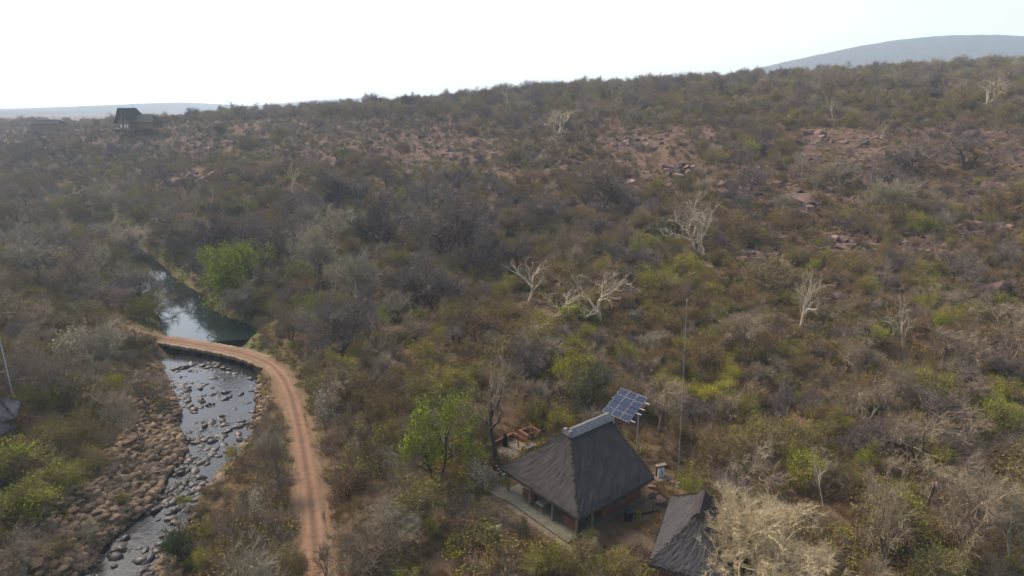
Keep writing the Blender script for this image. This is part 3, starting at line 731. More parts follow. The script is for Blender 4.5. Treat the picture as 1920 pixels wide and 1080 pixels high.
# ------------------------------------------------------------------ landmark plants
def white_tree(seed, **kw):
    a = dict(stems=1, lean=.1, L=2.6, r=.22, segs=[5, 7, 6], kids=[5, 5, 4], first=[.6, .35, .3], wander=[.15, .24, .28], up=[.05, .10, .09], tip=[.7, .4, .3],
             ang=[.75, .7, .75], flat=[.1, .1, .1], ratio=[.95, .6, .6], tw_len=.55, tw_spread=.5, tw_r=.02, fork=2)
    a.update(kw); return template('white_barked_tree', seed, 'white_bark', 'white_bark', **a)
WT = [white_tree(201, stems=2, lean=.2, kids=[6, 7, 5]), white_tree(202, stems=2, lean=.16, L=3.0), white_tree(203, L=2.6, kids=[6, 5, 4]), white_tree(204, L=3.2, kids=[5, 4, 3]), white_tree(205, L=2.4, kids=[4, 4, 3], ang=[1.0, .7, .8]), white_tree(206, L=2.2, kids=[5, 6, 4], ang=[1.1, .8, .8], lean=.3), white_tree(207, stems=2, lean=.35, L=2.0, kids=[4, 5, 4]), white_tree(208, L=3.4, kids=[4, 4, 4], ang=[.6, .7, .7])]
for t, u, v, h, w, tilt, lab in [
    (0, 1308, 478, 112, 100, (0, 0), 'big white barked tree with many forked bare branches on the rocky slope'),
    (1, 1500, 620, 112, 66, (0, 0), 'white barked tree with two upright trunks left of the leaning one'),
    (2, 1692, 660, 112, 72, (0, .22), 'slim white barked tree leaning over with a fan of bare branches'),
    (6, 1045, 252, 48, 58, (0, -.1), 'small pale bare tree on the hilltop edge above the big white tree'),
    (3, 548, 358, 62, 50, (0, -.38), 'white barked tree leaning steeply towards the lodge'),
    (7, 366, 414, 46, 30, (0, -.1), 'thin pale trunked tree on the slope above the green pool tree'),
    (5, 1128, 606, 118, 120, (0, -.22), 'crooked white trunked tree with twisted limbs behind the thatched house'),
    (4, 992, 566, 88, 96, (0, -.25), 'low white tree with sprawling limbs left of the crooked white trunk'),
    (5, 1062, 600, 66, 90, (0, -.3), 'fallen looking white branched tree tangled in a green bush'),
    (3, 1562, 226, 58, 34, (0, .12), 'pale forked tree standing on the rocky hilltop'),
    (6, 1852, 195, 54, 60, (0, .45), 'pale tree leaning sideways near the skyline under the blue hill'),
    (7, 1650, 262, 40, 26, (0, .05), 'short cream trunked tree on the upper rocks'),
    (4, 952, 194, 34, 30, (0, 0), 'thin pale tree poking over the skyline'),
    (7, 1545, 962, 132, 50, (0, -.3), 'dead grey tree with a broken fork beside the golden twigged tree'),
    (3, 400, 378, 34, 20, (0, -.1), 'little pale trunk below the lodge rocks')]:
    landmark(WT[t], 'white_barked_tree', u, v, h, lab, 'tree', w * 1.08, tilt=tilt, clear=2.0)
    q = taken[-1]; k_ = math.hypot(q[0], q[1]); taken += [(q[0] * (1 - d_ / k_), q[1] * (1 - d_ / k_), 1.6) for d_ in (3.0, 5.5)]
GT = template('golden_tree', 221, 'gold_twig', 'gold_twig', stems=3, lean=.35, L=3.0, r=.17, kids=[7, 6, 6, 16], segs=[4, 5, 4, 3], tw_len=.38, tw_spread=.42, tw_r=.0095, fork=2, up=[.04, .10, .12, .10], ang=[.85, .65, .55, .5])
landmark(GT, 'golden_tree', 1436, 1104, 146, 'golden fine twigged leafless tree spreading over the smaller thatched roof', 'tree', 252, rz=.4, clear=5.0)
PT = template('patio_tree', 231, 'dark_bark', 'grey_twig', stems=1, lean=.06, L=4.2, r=.30, segs=[6, 5, 4, 3], kids=[6, 5, 4, 6], first=[.62, .3, .3, .3], wander=[.06, .25, .25, .3], ang=[.85, .7, .7, .7], tw_len=.5, tw_r=.012)
landmark(PT, 'patio_tree', 933, 874, 200, 'tall leafless tree with a dark trunk growing through the patio', 'tree', 165, tilt=(0, -.02), clear=2.0, z=3.6)
BT = template('green_pool_tree', 241, 'dark_bark', 'dark_twig', 'bright_leaf', 19000, .095, .26, stems=2, lean=.4, L=3.4, r=.2, kids=[6, 5, 5, 5], ang=[1.0, .8, .7, .7], clump=.35)
landmark(BT, 'green_tree', 428, 578, 112, 'bright lime green leafy tree beside the dark river pool', 'tree', 160, rz=1.0, clear=5)
HT = template('house_green_tree', 251, 'dark_bark', 'grey_twig', 'bright_leaf', 9000, .075, .22, stems=2, lean=.45, L=2.8, r=.15, kids=[5, 5, 5, 4], clump=.5)
landmark(HT, 'green_tree', 822, 905, 150, 'yellow green leafy tree standing left of the thatched house', 'tree', 150, rz=2.2, clear=3)
for u, v, h, w, lab in [
    (1240, 562, 60, 78, 'round lime green shrub alone on the slope below the big white tree'),
    (25, 905, 78, 150, 'wide bright green bush under the grey roof edge'),
    (1335, 770, 54, 84, 'yellow green bush right of the solar panels'),
    (720, 628, 56, 42, 'upright yellow green shrub on the lower slope above the track'),
    (352, 960, 30, 34, 'small vivid green bush at the water on the stream bank'),
    (1915, 372, 34, 40, 'green bush cut by the edge of the picture on the upper slope'),
    (1080, 604, 44, 92, 'green bush growing among fallen white branches')]:
    landmark(random.choice(TEMPL['green_shrub']), 'green_shrub', u, v, h, lab, 'shrub', w, clear=1.2)
for u, v, h, w, lab in [(1102, 775, 92, 90, 'dark green leafy tree behind the roof ridge of the house'), (982, 1022, 44, 36, 'small round dark green bush beside the steps'), (928, 1036, 26, 32, 'low dark green tuft in the red leaf litter'),
                        (335, 1062, 58, 76, 'dark green bush beside the lower stream'), (415, 258, 24, 22, 'single dark green shrub on the slope under the lodge')]:
    landmark(random.choice(TEMPL['evergreen_bush']), 'evergreen_bush', u, v, h, lab, 'shrub', w, clear=1.0)
for u, v, h, w, lab in [(590, 520, 98, 96, 'pale silver twigged tree, nearest the pool of the silver ones'), (588, 440, 60, 70, 'small pale silver twigged tree above the larger silver one'), (648, 470, 78, 92, 'broad silver twigged tree beside the dark thicket'),
                        (680, 590, 110, 100, 'pinkish grey leafless tree right of the pool bank'), (452, 604, 76, 76, 'silver grey twigged bush leaning over the pool end')]:
    landmark(random.choice(TEMPL['silver_tree']), 'silver_tree', u, v, h, lab, 'tree', w, clear=2.2)
for u, v, h, w, lab in [(838, 500, 130, 170, 'biggest dark rounded leafless tree in the middle of the slope'), (812, 585, 110, 130, 'dark leafless tree below the biggest dark crown'), (420, 492, 80, 110, 'dark leafless tree behind the lime green pool tree'),
                        (512, 520, 100, 110, 'dark twiggy tree right of the lime green pool tree'), (720, 470, 100, 110, 'dark leafless tree left of the biggest dark crown'), (1130, 392, 84, 120, 'wide dark leafless tree on the slope above the thatched house'),
                        (640, 690, 130, 150, 'grey purple leafless tree over the bend of the track'), (1470, 800, 84, 90, 'dark round leafless tree on the slope right of the green bush')]:
    landmark(random.choice(TEMPL['dark_tree']), 'dark_tree', u, v, h, lab, 'tree', w, clear=3.2)
FB = template('flowering_bush', 261, 'grey_bark', 'grey_twig', 'olive_leaf', 1500, .10, .18, stems=3, lean=.45, L=1.9, r=.07, kids=[5, 4, 4, 4], second=('white_flower', .4))
FW = template('flowering_bush', 262, 'grey_bark', 'grey_twig', 'white_flower', 650, .09, .18, stems=3, lean=.45, L=2.1, r=.07, kids=[5, 4, 4, 5])
landmark(FB, 'flowering_bush', 142, 690, 66, 'yellowish bush crowned with white blossom across the stream', 'shrub', 84, clear=2)
landmark(FW, 'flowering_bush', 612, 812, 80, 'thin bush dotted with white blossom beside the track', 'shrub', 56, clear=1.6)
landmark(FW, 'flowering_bush', 488, 985, 60, 'sparse white flowering bush between stream and track', 'shrub', 50, clear=1.4)
landmark(FW, 'flowering_bush', 905, 925, 60, 'silvery blossoming bush at the corner of the patio', 'shrub', 46, clear=1.2, z=3.5)
for u, v, h, w, lab in [(524, 925, 110, 90, 'dark trunked bare tree between the stream and the track'), (445, 1042, 130, 80, 'leaning dark trunked bare tree on the lower stream bank'), (212, 838, 105, 95, 'bare tree with a stout trunk across the stream'), (262, 822, 96, 60, 'slender bare tree beside the stout one across the stream'),
                        (45, 440, 70, 130, 'flat topped dark acacia at the left edge of the valley')]:
    landmark(TEMPL['leafless_tree'][0 if w > 85 else 5], 'leafless_tree', u, v, h, lab, 'tree', w, clear=1.5)

extra = []
for kd, u, v, h, w in [('green_shrub', 80, 965, 70, 110), ('green_shrub', 25, 985, 60, 100), ('green_shrub', 130, 920, 50, 80), ('olive_shrub', 185, 890, 50, 80), ('green_shrub', 235, 955, 26, 30), ('green_shrub', 1395, 800, 60, 60), ('yellow_shrub', 1345, 880, 80, 90), ('green_shrub', 1500, 905, 70, 100),
                       ('green_shrub', 1625, 650, 50, 90), ('yellow_shrub', 1580, 680, 50, 90), ('green_shrub', 840, 745, 60, 80), ('yellow_shrub', 770, 735, 60, 80), ('green_shrub', 690, 690, 46, 60), ('yellow_shrub', 1240, 700, 50, 70), ('green_shrub', 1545, 505, 40, 50), ('green_shrub', 1480, 505, 34, 44), ('green_shrub', 1720, 440, 40, 60),
                       ('green_shrub', 1585, 420, 30, 50), ('green_shrub', 1410, 295, 36, 60), ('yellow_shrub', 1640, 760, 56, 90), ('green_shrub', 1885, 800, 60, 70), ('green_shrub', 1830, 970, 60, 90), ('olive_shrub', 1095, 1078, 62, 84), ('green_shrub', 1040, 1090, 56, 60), ('olive_shrub', 1150, 1090, 50, 80), ('green_shrub', 1000, 1090, 46, 60), ('olive_shrub', 770, 1000, 100, 120), ('green_shrub', 380, 1075, 40, 60),
                       ('green_shrub', 205, 415, 20, 36), ('yellow_shrub', 860, 415, 40, 60), ('green_shrub', 1385, 185, 30, 44), ('green_shrub', 640, 300, 24, 30), ('olive_shrub', 890, 850, 80, 70), ('green_shrub', 895, 890, 60, 60), ('yellow_shrub', 995, 645, 60, 80), ('yellow_shrub', 30, 520, 34, 50),
                       ('dark_tree', 560, 500, 84, 100), ('dark_tree', 470, 480, 84, 110), ('dark_tree', 762, 570, 90, 100), ('dark_tree', 900, 530, 90, 110), ('dark_tree', 885, 450, 84, 110), ('dark_tree', 790, 400, 64, 90), ('leafless_tree', 330, 470, 70, 100), ('leafless_tree', 150, 560, 84, 120), ('silver_tree', 80, 520, 70, 110),
                       ('leafless_tree', 205, 585, 84, 110), ('leafless_tree', 120, 470, 64, 100), ('silver_tree', 240, 490, 64, 100), ('dark_tree', 975, 510, 70, 90), ('leafless_tree', 705, 690, 100, 110), ('dark_tree', 1010, 440, 70, 100), ('leafless_tree', 1065, 500, 80, 100), ('dark_tree', 560, 420, 60, 90), ('dark_tree', 640, 380, 60, 100),
                       ('leafless_tree', 60, 640, 90, 120), ('silver_tree', 190, 700, 84, 110), ('leafless_tree', 110, 760, 100, 120), ('leafless_tree', 280, 760, 70, 90), ('dark_tree', 1400, 370, 60, 100), ('dark_tree', 1720, 330, 64, 120), ('dark_tree', 1810, 320, 70, 120), ('dark_tree', 1660, 370, 60, 100), ('leafless_tree', 1760, 700, 84, 120), ('leafless_tree', 1890, 690, 110, 110),
                       ('leafless_tree', 1700, 880, 110, 150), ('leafless_tree', 1620, 800, 90, 130), ('leafless_tree', 1830, 860, 100, 150), ('leafless_tree', 1660, 1090, 170, 170), ('leafless_tree', 1800, 1095, 170, 190), ('silver_tree', 1900, 1070, 130, 130), ('leafless_tree', 1010, 690, 76, 100), ('leafless_tree', 1390, 660, 80, 110), ('leafless_tree', 655, 1090, 90, 90), ('leafless_tree', 612, 1120, 90, 90), ('olive_shrub', 560, 1105, 60, 70), ('leafless_tree', 50, 1085, 80, 130), ('leafless_tree', 150, 1095, 60, 90), ('olive_shrub', 100, 1060, 50, 80), ('leafless_tree', 700, 1095, 110, 140), ('leafless_tree', 760, 960, 100, 120), ('leafless_tree', 655, 850, 100, 100)]:
    o = landmark(random.choice(TEMPL[kd]), kd, u, v, h, 'x', 'tree' if 'tree' in kd else 'shrub', w, clear=w / 1920 * 20 * .35, ); extra.append((o, kd, u, v - h * .5, h))
# ------------------------------------------------------------------ the thatched house
def thatched_roof(name, parent, mat, l0, l1, w, ze, zr, r0, r1, th=.24, sag=.10, hip0=True, hip1=True, n=26):
    """hipped roof in local axes: x along the ridge; eaves at -l0..l1, ridge from r0 to r1"""
    mb = MB(); rg = np.random.default_rng(5)
    def patch(a, b, c, d, nu, nv):        # eave a->b, ridge d->c
        a, b, c, d = map(np.array, (a, b, c, d)); G = []
        for j in range(nv + 1):
            t = j / nv; row = []
            for i in range(nu + 1):
                s = i / nu; p = (a + (b - a) * s) * (1 - t) + (d + (c - d) * s) * t
                p = p + rg.normal(0, .022, 3) * (0 < i < nu) * (0 < j < nv) + np.array([0, 0, (rg.normal(0, .03) if j == 0 and 0 < i < nu else 0) - sag * math.sin(math.pi * t) * .6 - (.10 * math.sin(math.pi * s) if j == 0 else 0)])
                row.append((p, (s * np.linalg.norm(b - a), t * np.linalg.norm((d + c) / 2 - (a + b) / 2))))
            G.append(row)
        for j in range(nv):
            for i in range(nu):
                q = [G[j][i], G[j][i + 1], G[j + 1][i + 1], G[j + 1][i]]
                if np.linalg.norm(q[2][0] - q[3][0]) < 1e-6: q = q[:3]
                mb.face([k[0] for k in q], [k[1] for k in q])
        for i in range(nu):               # the cut edge of the thatch
            p, q = G[0][i][0], G[0][i + 1][0]; dn = np.array([0, 0, -th])
            mb.face([q, p, p + dn, q + dn])
    A, B, Cc, D = (-l0, -w, ze), (l1, -w, ze), (l1, w, ze), (-l0, w, ze); R0, R1 = (r0, 0, zr), (r1, 0, zr)
    patch(A, B, R1, R0, n, 14); patch(Cc, D, R0, R1, n, 14)
    if hip0: patch(D, A, R0, R0, n, 14)
    if hip1: patch(B, Cc, R1, R1, n, 14)
    dn = -th
    mb.face([(-l0, w, ze + dn), (l1, w, ze + dn), (l1, -w, ze + dn), (-l0, -w, ze + dn)])
    o = mb.build(name, mat, parent)
    tw = []                                # loose straw along the eaves
    ring = [A, B, Cc, D, A]
    for p, q in zip(ring[:-1], ring[1:]):
        p, q = np.array(p, float), np.array(q, float); L_ = np.linalg.norm(q - p); out = np.array([(q - p)[1], -(q - p)[0], 0]) / L_
        for t in rg.random(int(L_ * 26)):
            b = p + (q - p) * t + np.array([0, 0, -.02 - rg.random() * th]) - out * .05
            tw.append((b, b + out * (.1 + .16 * rg.random()) + np.array([rg.normal(0, .05), rg.normal(0, .05), -.06 - .14 * rg.random()]), .022))
    for (p, q) in ((A, R0), (B, R1), (Cc, R1), (D, R0)):    # bunched straw down the hips
        p, q = np.array(p, float), np.array(q, float)
        for t in rg.random(170):
            b = p + (q - p) * t + np.array([0, 0, .03 - sag * math.sin(math.pi * t) * .6]); tw.append((b, b + rg.normal(0, .22, 3) * np.array([1, 1, .2]) + np.array([0, 0, -.12]), .028))
    V, Fs = spikes(tw); mesh_obj('straw_fringe', raw_mesh('straw_fringe', V, Fs, [M['straw']]), o)
    return o
H = HOUSE
house = empty('thatched_house', (H['c'][0], H['c'][1], H['g']), H['ang'], 'square red brick house under a steep dark thatched roof with verandah', 'house')
L, Wd = H['l'], H['w']
rf = thatched_roof('roof', house, M['thatch'], L, L, Wd, 2.25, 6.5, -.95, 3.7)
mb = MB()
for x0, x1 in ((-1.25, 3.95),):
    for sy in (-1, 1):
        mb.face([(x0, sy * .62, 6.15), (x1, sy * .62, 6.15), (x1, sy * .12, 6.66), (x0, sy * .12, 6.66)][::sy])
    mb.face([(x0, -.12, 6.66), (x1, -.12, 6.66), (x1, .12, 6.66), (x0, .12, 6.66)])
    for x in (x0, x1): mb.face([(x, -.62, 6.15), (x, -.12, 6.66), (x, .12, 6.66), (x, .62, 6.15)])
rc = mb.build('ridge_cap', M['cement'], rf); tag(rc, 'pale cement ridge cap')
MB().box((-1.1, 0, 6.48), (.34, .9, .36)).build('cap_end', M['cement'], rf)
# brick walls: the rooms fill the half of the plan away from the verandah
bw = MB()
x0, x1, y0, y1, hh = -1.0, 3.85, -4.05, 4.1, 2.3
wx0, wx1, wz0, wz1 = .35, 1.75, .95, 2.02
for a, b, z0, z1 in ((x0, wx0, 0, hh), (wx1, x1, 0, hh), (wx0, wx1, 0, wz0), (wx0, wx1, wz1, hh)):
    bw.box(((a + b) / 2, y0 + .115, (z0 + z1) / 2), (b - a, .23, z1 - z0))
bw.box((x1 - .115, (y0 + y1) / 2, hh / 2), (.23, y1 - y0 - .47, hh)); bw.box(((x0 + x1) / 2, y1 - .115, hh / 2), (x1 - x0, .23, hh))
bw.box((x0 + .115, (y0 + y1) / 2, hh / 2), (.23, y1 - y0 - .47, hh))
bw.build('wall', M['brick'], house, merge=False)
wn = MB()
for q in ((wx0 + .03, wx0 + .09), (wx1 - .09, wx1 - .03), (1.02, 1.08)): wn.box(((q[0] + q[1]) / 2, y0 + .1, (wz0 + wz1) / 2), (q[1] - q[0], .07, wz1 - wz0 - .02))
for z in (wz0 + .04, wz1 - .04): wn.box(((wx0 + wx1) / 2, y0 + .1, z), (wx1 - wx0 - .2, .06, .06))
win = wn.build('window', M['wood'], house, merge=False)
MB().box(((wx0 + wx1) / 2, y0 + .13, (wz0 + wz1) / 2), (wx1 - wx0 - .04, .012, wz1 - wz0 - .04)).build('pane', M['glass'], win)
MB().box(((wx0 + wx1) / 2, y0 - .03, wz0 - .05), (wx1 - wx0 + .2, .2, .09)).build('sill', M['cement'], win)
MB().box((-1.03, -1.6, 1.02), (.06, 1.0, 2.0)).build('door', M['wood'], house)
MB().box((-1.03, 1.6, 1.3), (.05, 1.5, 1.1)).build('window', M['glass'], house)
MB().prism([(-5.2, -4.35), (4.0, -4.35), (4.0, 4.4), (-5.2, 4.4)], -.35, .12).build('verandah_floor', M['floor'], house)
for px_, py in ((-4.1, -4.2), (-4.15, -1.5), (-4.15, 1.3), (-4.15, 4.2), (-2.4, -4.25)):
    MB().tube((px_, py, .1), (px_ + .03, py, 2.4), .11, .09, 8).build('post', M['pole_wood'], house)
MB().box((-4.15, 0, 2.28), (.12, 8.8, .14)).build('eave_beam', M['pole_wood'], house)
for ya in (-3.2, 1.9):
    MB().box((-3.7, ya, .55), (.16, 1.5, .8)).build('low_wall', M['brick'], house)
# three long steps down from the verandah
for k, (xo, zt) in enumerate(((-5.55, .04), (-6.05, -.08), (-6.55, -.2))):
    MB().prism([(xo - .24, -5.4 + .1 * k), (xo + .25, -5.4 + .1 * k), (xo + .25, 2.6), (xo - .24, 2.6)], zt - .5, zt).build('step', M['slab'], house)
# patio slab, its low brick wall and the fireplace
pat = [P(u, v, 3.6)[:2] for u, v in ((900, 850), (962, 819), (1008, 842), (1000, 872), (955, 872), (945, 905), (962, 943), (918, 925), (893, 893))]
patio = empty('patio', (*np.mean(pat, 0), 3.5), 0, 'stained concrete patio with a low brick wall behind the house', 'patio')
c0 = np.mean(pat, 0); loc = [tuple(np.array(p) - c0) for p in pat]
MB().prism(loc, -.3, .1).build('slab', M['slab'], patio)
for a, b in ((0, 1), (1, 2)):
    p, q = Vector((*loc[a], .28)), Vector((*loc[b], .28)); MB().bar(p, q, .26, .62).build('brick_wall', M['brick'], patio)
fp = P(993, 822, 3.7); fire = empty('fireplace', (fp[0], fp[1], 3.5), .66, 'square black mouthed brick fireplace at the back of the patio', 'fireplace')
f = MB()
for q in ((-.75, 0, .55, .22, 1.5, 1.1), (.75, 0, .55, .22, 1.5, 1.1), (0, .65, .55, 1.28, .2, 1.1)): f.box(q[:3], q[3:])
f.build('hearth_wall', M['brick'], fire, merge=False); MB().box((0, -.05, .3), (1.26, 1.2, .6)).build('ash_bed', M['dark'], fire)
p = P(994, 842, 4.0); t = empty('concrete_table', (p[0], p[1], 3.6), .66, 'pale concrete topped table at the back of the patio', 'table')
MB().box((0, 0, .72), (1.2, .6, .1)).build('top', M['cement'], t)
for s in (-.4, .4): MB().box((s, 0, .33), (.15, .5, .66)).build('leg', M['brick'], t)
p = P(972, 838, 3.6); pp = empty('tap_post', (p[0], p[1], 3.6), 0, 'short dark standpipe leaning on the patio slab', 'post')
MB().tube((0, 0, 0), (-.1, 0, 1.3), .05, .045).build('pipe', M['dark'], pp); MB().tube((-.1, 0, 1.3), (.2, 0, 1.36), .04).build('spout', M['dark'], pp)
p = P(947, 836, 3.6); st = empty('tree_stump', (p[0], p[1], 3.6), 0, 'dark knobbly stump standing on the patio behind the tree', 'stump')
s_ = MB()
for k in range(7): a = k * .9; s_.tube((.14 * math.cos(a), .14 * math.sin(a), 0), (.1 * math.cos(a + .4), .1 * math.sin(a + .4), .9 + .5 * random.random()), .16, .1, 7)
s_.build('stump_wood', M['dark'], st, merge=False)
# camp chairs by the patio tree
def camp_chair(u, v, rz, lab, mt):
    p = P(u, v, 3.62); o = empty('camp_chair', (p[0], p[1], 3.6), rz, lab, 'chair', 'camp chairs on the patio')
    MB().box((0, 0, .42), (.52, .5, .05)).build('seat', mt, o)
    MB().box((0, .27, .72), (.52, .05, .55), tilt=Matrix.Rotation(-.25, 3, 'X')).build('backrest', mt, o)
    for sx in (-1, 1):
        MB().bar((sx * .28, -.25, 0), (sx * .28, .22, .62), .035).build('leg', M['black'], o); MB().bar((sx * .28, .25, 0), (sx * .28, -.22, .6), .035).build('leg', M['black'], o)
        MB().box((sx * .29, -.02, .63), (.07, .5, .03)).build('armrest', M['steel'], o)
camp_chair(932, 888, 2.4, 'maroon camp chair closest to the patio tree', M['maroon']); camp_chair(943, 897, 1.9, 'black camp chair under the corner of the thatch', M['black'])
# table with cloth and bench on the verandah
p = P(1016, 944, 4.3); o = empty('verandah_table', (p[0], p[1], 3.62), H['ang'], 'small verandah table under a pale cloth', 'table')
MB().box((0, 0, .72), (.75, .9, .05)).build('cloth', M['cement'], o)
for sx in (-.3, .3):
    for sy in (-.36, .36): MB().box((sx, sy, .35), (.05, .05, .69)).build('leg', M['wood'], o)
# refuse bin by the brick wall
p = P(1178, 978, 3.5); o = empty('wheelie_bin', (p[0], p[1], 3.5), H['ang'], 'black wheeled bin against the brick house wall', 'bin')
b_ = MB(); A = [(-.2, -.2, .08), (.2, -.2, .08), (.2, .2, .08), (-.2, .2, .08)]; B = [(-.27, -.28, .92), (.27, -.28, .92), (.27, .28, .92), (-.27, .28, .92)]
b_.face(A[::-1]); b_.face(B)
for k in range(4): b_.face([A[k], A[(k + 1) % 4], B[(k + 1) % 4], B[k]])
b_.build('body', M['black'], o); MB().box((0, .02, .96), (.6, .64, .07)).build('lid', M['black'], o); MB().box((0, .33, .95), (.4, .05, .05)).build('handle', M['steel'], o)
for s in (-.23, .23): MB().tube((s - .03, .2, .09), (s + .03, .2, .09), .09, None, 10).build('wheel', M['black'], o)

# ------------------------------------------------------------------ solar rack, masts, gas bottles
sa_dir = Vector((.67, -.742, 0)).normalized(); sn = Vector((-.742, -.67, 0)).normalized(); tl = math.radians(29.5)
dwn = (sn * math.cos(tl) + Vector((0, 0, -math.sin(tl)))).normalized(); nor = sa_dir.cross(dwn); nor = nor if nor.z > 0 else -nor
tlp = Vector(P(1165.2, 727.5, 9.2)); WA, HB = 3.2, 3.28
cen = tlp + sa_dir * WA / 2 + dwn * HB / 2
gz = float(height(cen.x, cen.y)); solar = empty('solar_panel_rack', (cen.x, cen.y, gz), 0, 'tilted rack of twelve blue solar panels on poles behind the house', 'solar panels')
Rm = Matrix((sa_dir, -dwn, nor)).transposed()
def sp_(a, b, c=0): v = tlp + sa_dir * a + dwn * b + nor * c; return v - Vector((cen.x, cen.y, gz))
pw, ph = WA / 3, HB / 4
for i in range(3):
    for j in range(4):
        fr = MB().box(sp_((i + .5) * pw, (j + .5) * ph), (pw - .03, ph - .035 - (.05 if j in (1, 2) else 0), .045), tilt=Rm).build('panel', M['steel'], solar)
        q = MB(); a0, a1, b0, b1 = i * pw + .03, (i + 1) * pw - .03, j * ph + .04, (j + 1) * ph - .04
        q.face([sp_(a0, b1, .026), sp_(a1, b1, .026), sp_(a1, b0, .026), sp_(a0, b0, .026)], [(0, 0), (1, 0), (1, 1), (0, 1)])
        q.build('cells', M['cells'], fr)
for b in (.55, 1.35, 1.95, 2.95): MB().bar(sp_(-.1, b, -.07), sp_(WA + .55, b, -.07), .07, .06).build('rail', M['white_paint'], solar)
for a in (.5, WA + .2):
    top = sp_(a, 1.95, -.13); MB().tube((top.x, top.y, -.3), top, .065, None, 10).build('pole', M['steel'], solar)
for a in (.9, 1.9): MB().bar(sp_(a, .1, -.12), sp_(a, HB - .1, -.12), .06).build('rafter', M['steel'], solar)
def mast(name, base, top, r, label, cat):
    o = empty(name, tuple(base), 0, label, cat); d = Vector(top) - Vector(base)
    MB().tube((0, 0, -.3), d, r, r * .8, 8).build('pole', M['steel'], o); MB().tube((0, 0, -.05), (0, 0, .14), .2, .16, 10).build('footing', M['cement'], o)
    MB().tube(d * .98, d * 1.0, r * 1.6, r * 1.6, 8).build('cap', M['steel'], o); return o
b_ = P(1271, 905, 4.0); b_[2] = height(b_[0], b_[1])
tp = PD(1288, 560, b_[1] - .1); mast('radio_mast', b_, tp, .02, 'very thin tall radio mast rising from the slope beside the house', 'mast')
b_ = ground_at(30, 765); tp = PD(-14, 580, b_[1]); mast('lamp_pole', b_, tp, .08, 'grey metal pole beside the roofs at the edge of the picture', 'pole')
p = P(1240, 893, 3.7); g_ = float(height(p[0], p[1]))
o = empty('bottle_shelter', (p[0], p[1], g_), .35, 'small wooden shelter holding gas bottles beside the house', 'shelter')
MB().box((0, 0, -.02), (1.5, 1.1, .2)).build('slab', M['slab'], o); MB().box((.05, .35, .6), (.9, .07, 1.1)).build('back_board', M['wood'], o)
MB().box((.05, .25, 1.2), (1.05, .42, .07)).build('shelter_roof', M['pole_wood'], o)
for k, s in enumerate((-.17, .17)):
    pos = Vector((s, .1, 0)); R3 = Matrix.Rotation(.35, 3, 'Z'); wp = R3 @ pos
    bt = empty('gas_bottle', (p[0] + wp.x, p[1] + wp.y, g_ + .08), 0, ('white gas bottle on the house side of the wooden shelter', 'white gas bottle on the mast side of the wooden shelter')[k], 'gas bottle', 'gas bottles')
    MB().tube((0, 0, .02), (0, 0, .8), .16, .16, 14).tube((0, 0, .8), (0, 0, .92), .16, .07, 14).build('cylinder', M['white_paint'], bt, merge=False)
    MB().tube((0, 0, .92), (0, 0, 1.02), .05, .05, 8).build('valve', M['steel'], bt); MB().tube((0, 0, 0), (0, 0, .04), .17, .17, 14).build('foot_ring', M['steel'], bt)

# ------------------------------------------------------------------ the smaller thatched hut and the roofs across the stream
def hut(name, c, ang, g, l0, l1, w, ze, zr, r0, r1, label, thatch, cap=None, hip1=True):
    o = empty(name, (*c, g), ang, label, 'hut')
    r = thatched_roof('roof', o, thatch, l0, l1, w, ze, zr, r0, r1, hip1=hip1)
    m = MB()
    for sy in (-1, 1): m.face([(r0 - .15, sy * .55, zr - .42), (r1 + .15, sy * .55, zr - .42), (r1 + .15, sy * .1, zr + .16), (r0 - .15, sy * .1, zr + .16)][::sy])
    m.face([(r0 - .15, -.1, zr + .16), (r1 + .15, -.1, zr + .16), (r1 + .15, .1, zr + .16), (r0 - .15, .1, zr + .16)])
    for x in (r0 - .15, r1 + .15): m.face([(x, -.55, zr - .42), (x, -.1, zr + .16), (x, .1, zr + .16), (x, .55, zr - .42)])
    m.build('ridge_cap', cap or M['thatch'], r)
    w2 = MB(); a, b, cw = l0 - .7, l1 - .7, w - .7
    for q in (((b - a) / 2, -cw + .1, ze / 2, a + b, .2, ze), ((b - a) / 2, cw - .1, ze / 2, a + b, .2, ze), (-a + .1, 0, ze / 2, .2, 2 * cw - .42, ze), (b - .1, 0, ze / 2, .2, 2 * cw - .42, ze)): w2.box(q[:3], q[3:])
    w2.build('wall', M['brick'], o, merge=False)
    MB().box((-a - .02, .4, 1.0), (.06, .9, 2.0)).build('door', M['wood'], o)
    return o
e0, e1 = P(1258, 930, 5.5), P(1215, 1056, 5.5); ax = (e0 - e1)[:2]; hl = np.hypot(*ax); ax = ax / hl; ang = math.atan2(ax[1], ax[0]); nr = np.array([ax[1], -ax[0]])
wdt = 2.75; ctr = (e0[:2] + e1[:2]) / 2 + nr * wdt
hut('thatched_hut', ctr, ang, 3.4, hl / 2, hl / 2, wdt, 2.1, 4.6, -1.07, 1.94, 'smaller grey thatched hut half hidden by the golden twigged tree', M['hut_thatch'])
for k, (u, v, z, a, lab) in enumerate(((-34, 772, 6.2, .5, 'upper grey roof at the picture edge beside the metal pole'), (-62, 812, 6.0, -.15, 'lower grey roof at the picture edge behind the green bush'))):
    p = P(u, v, z); g_ = float(height(p[0], p[1])); hut('edge_hut', p[:2], a, g_, 3.0, 3.0, 2.3, 2.1, 4.1, -1.4, 1.4, lab, M['edge_thatch']); taken.append((p[0], p[1], 4.5))
taken += [(H['c'][0], H['c'][1], 6.2), (ctr[0], ctr[1], 4.3), (cen.x, cen.y, 2.2)]
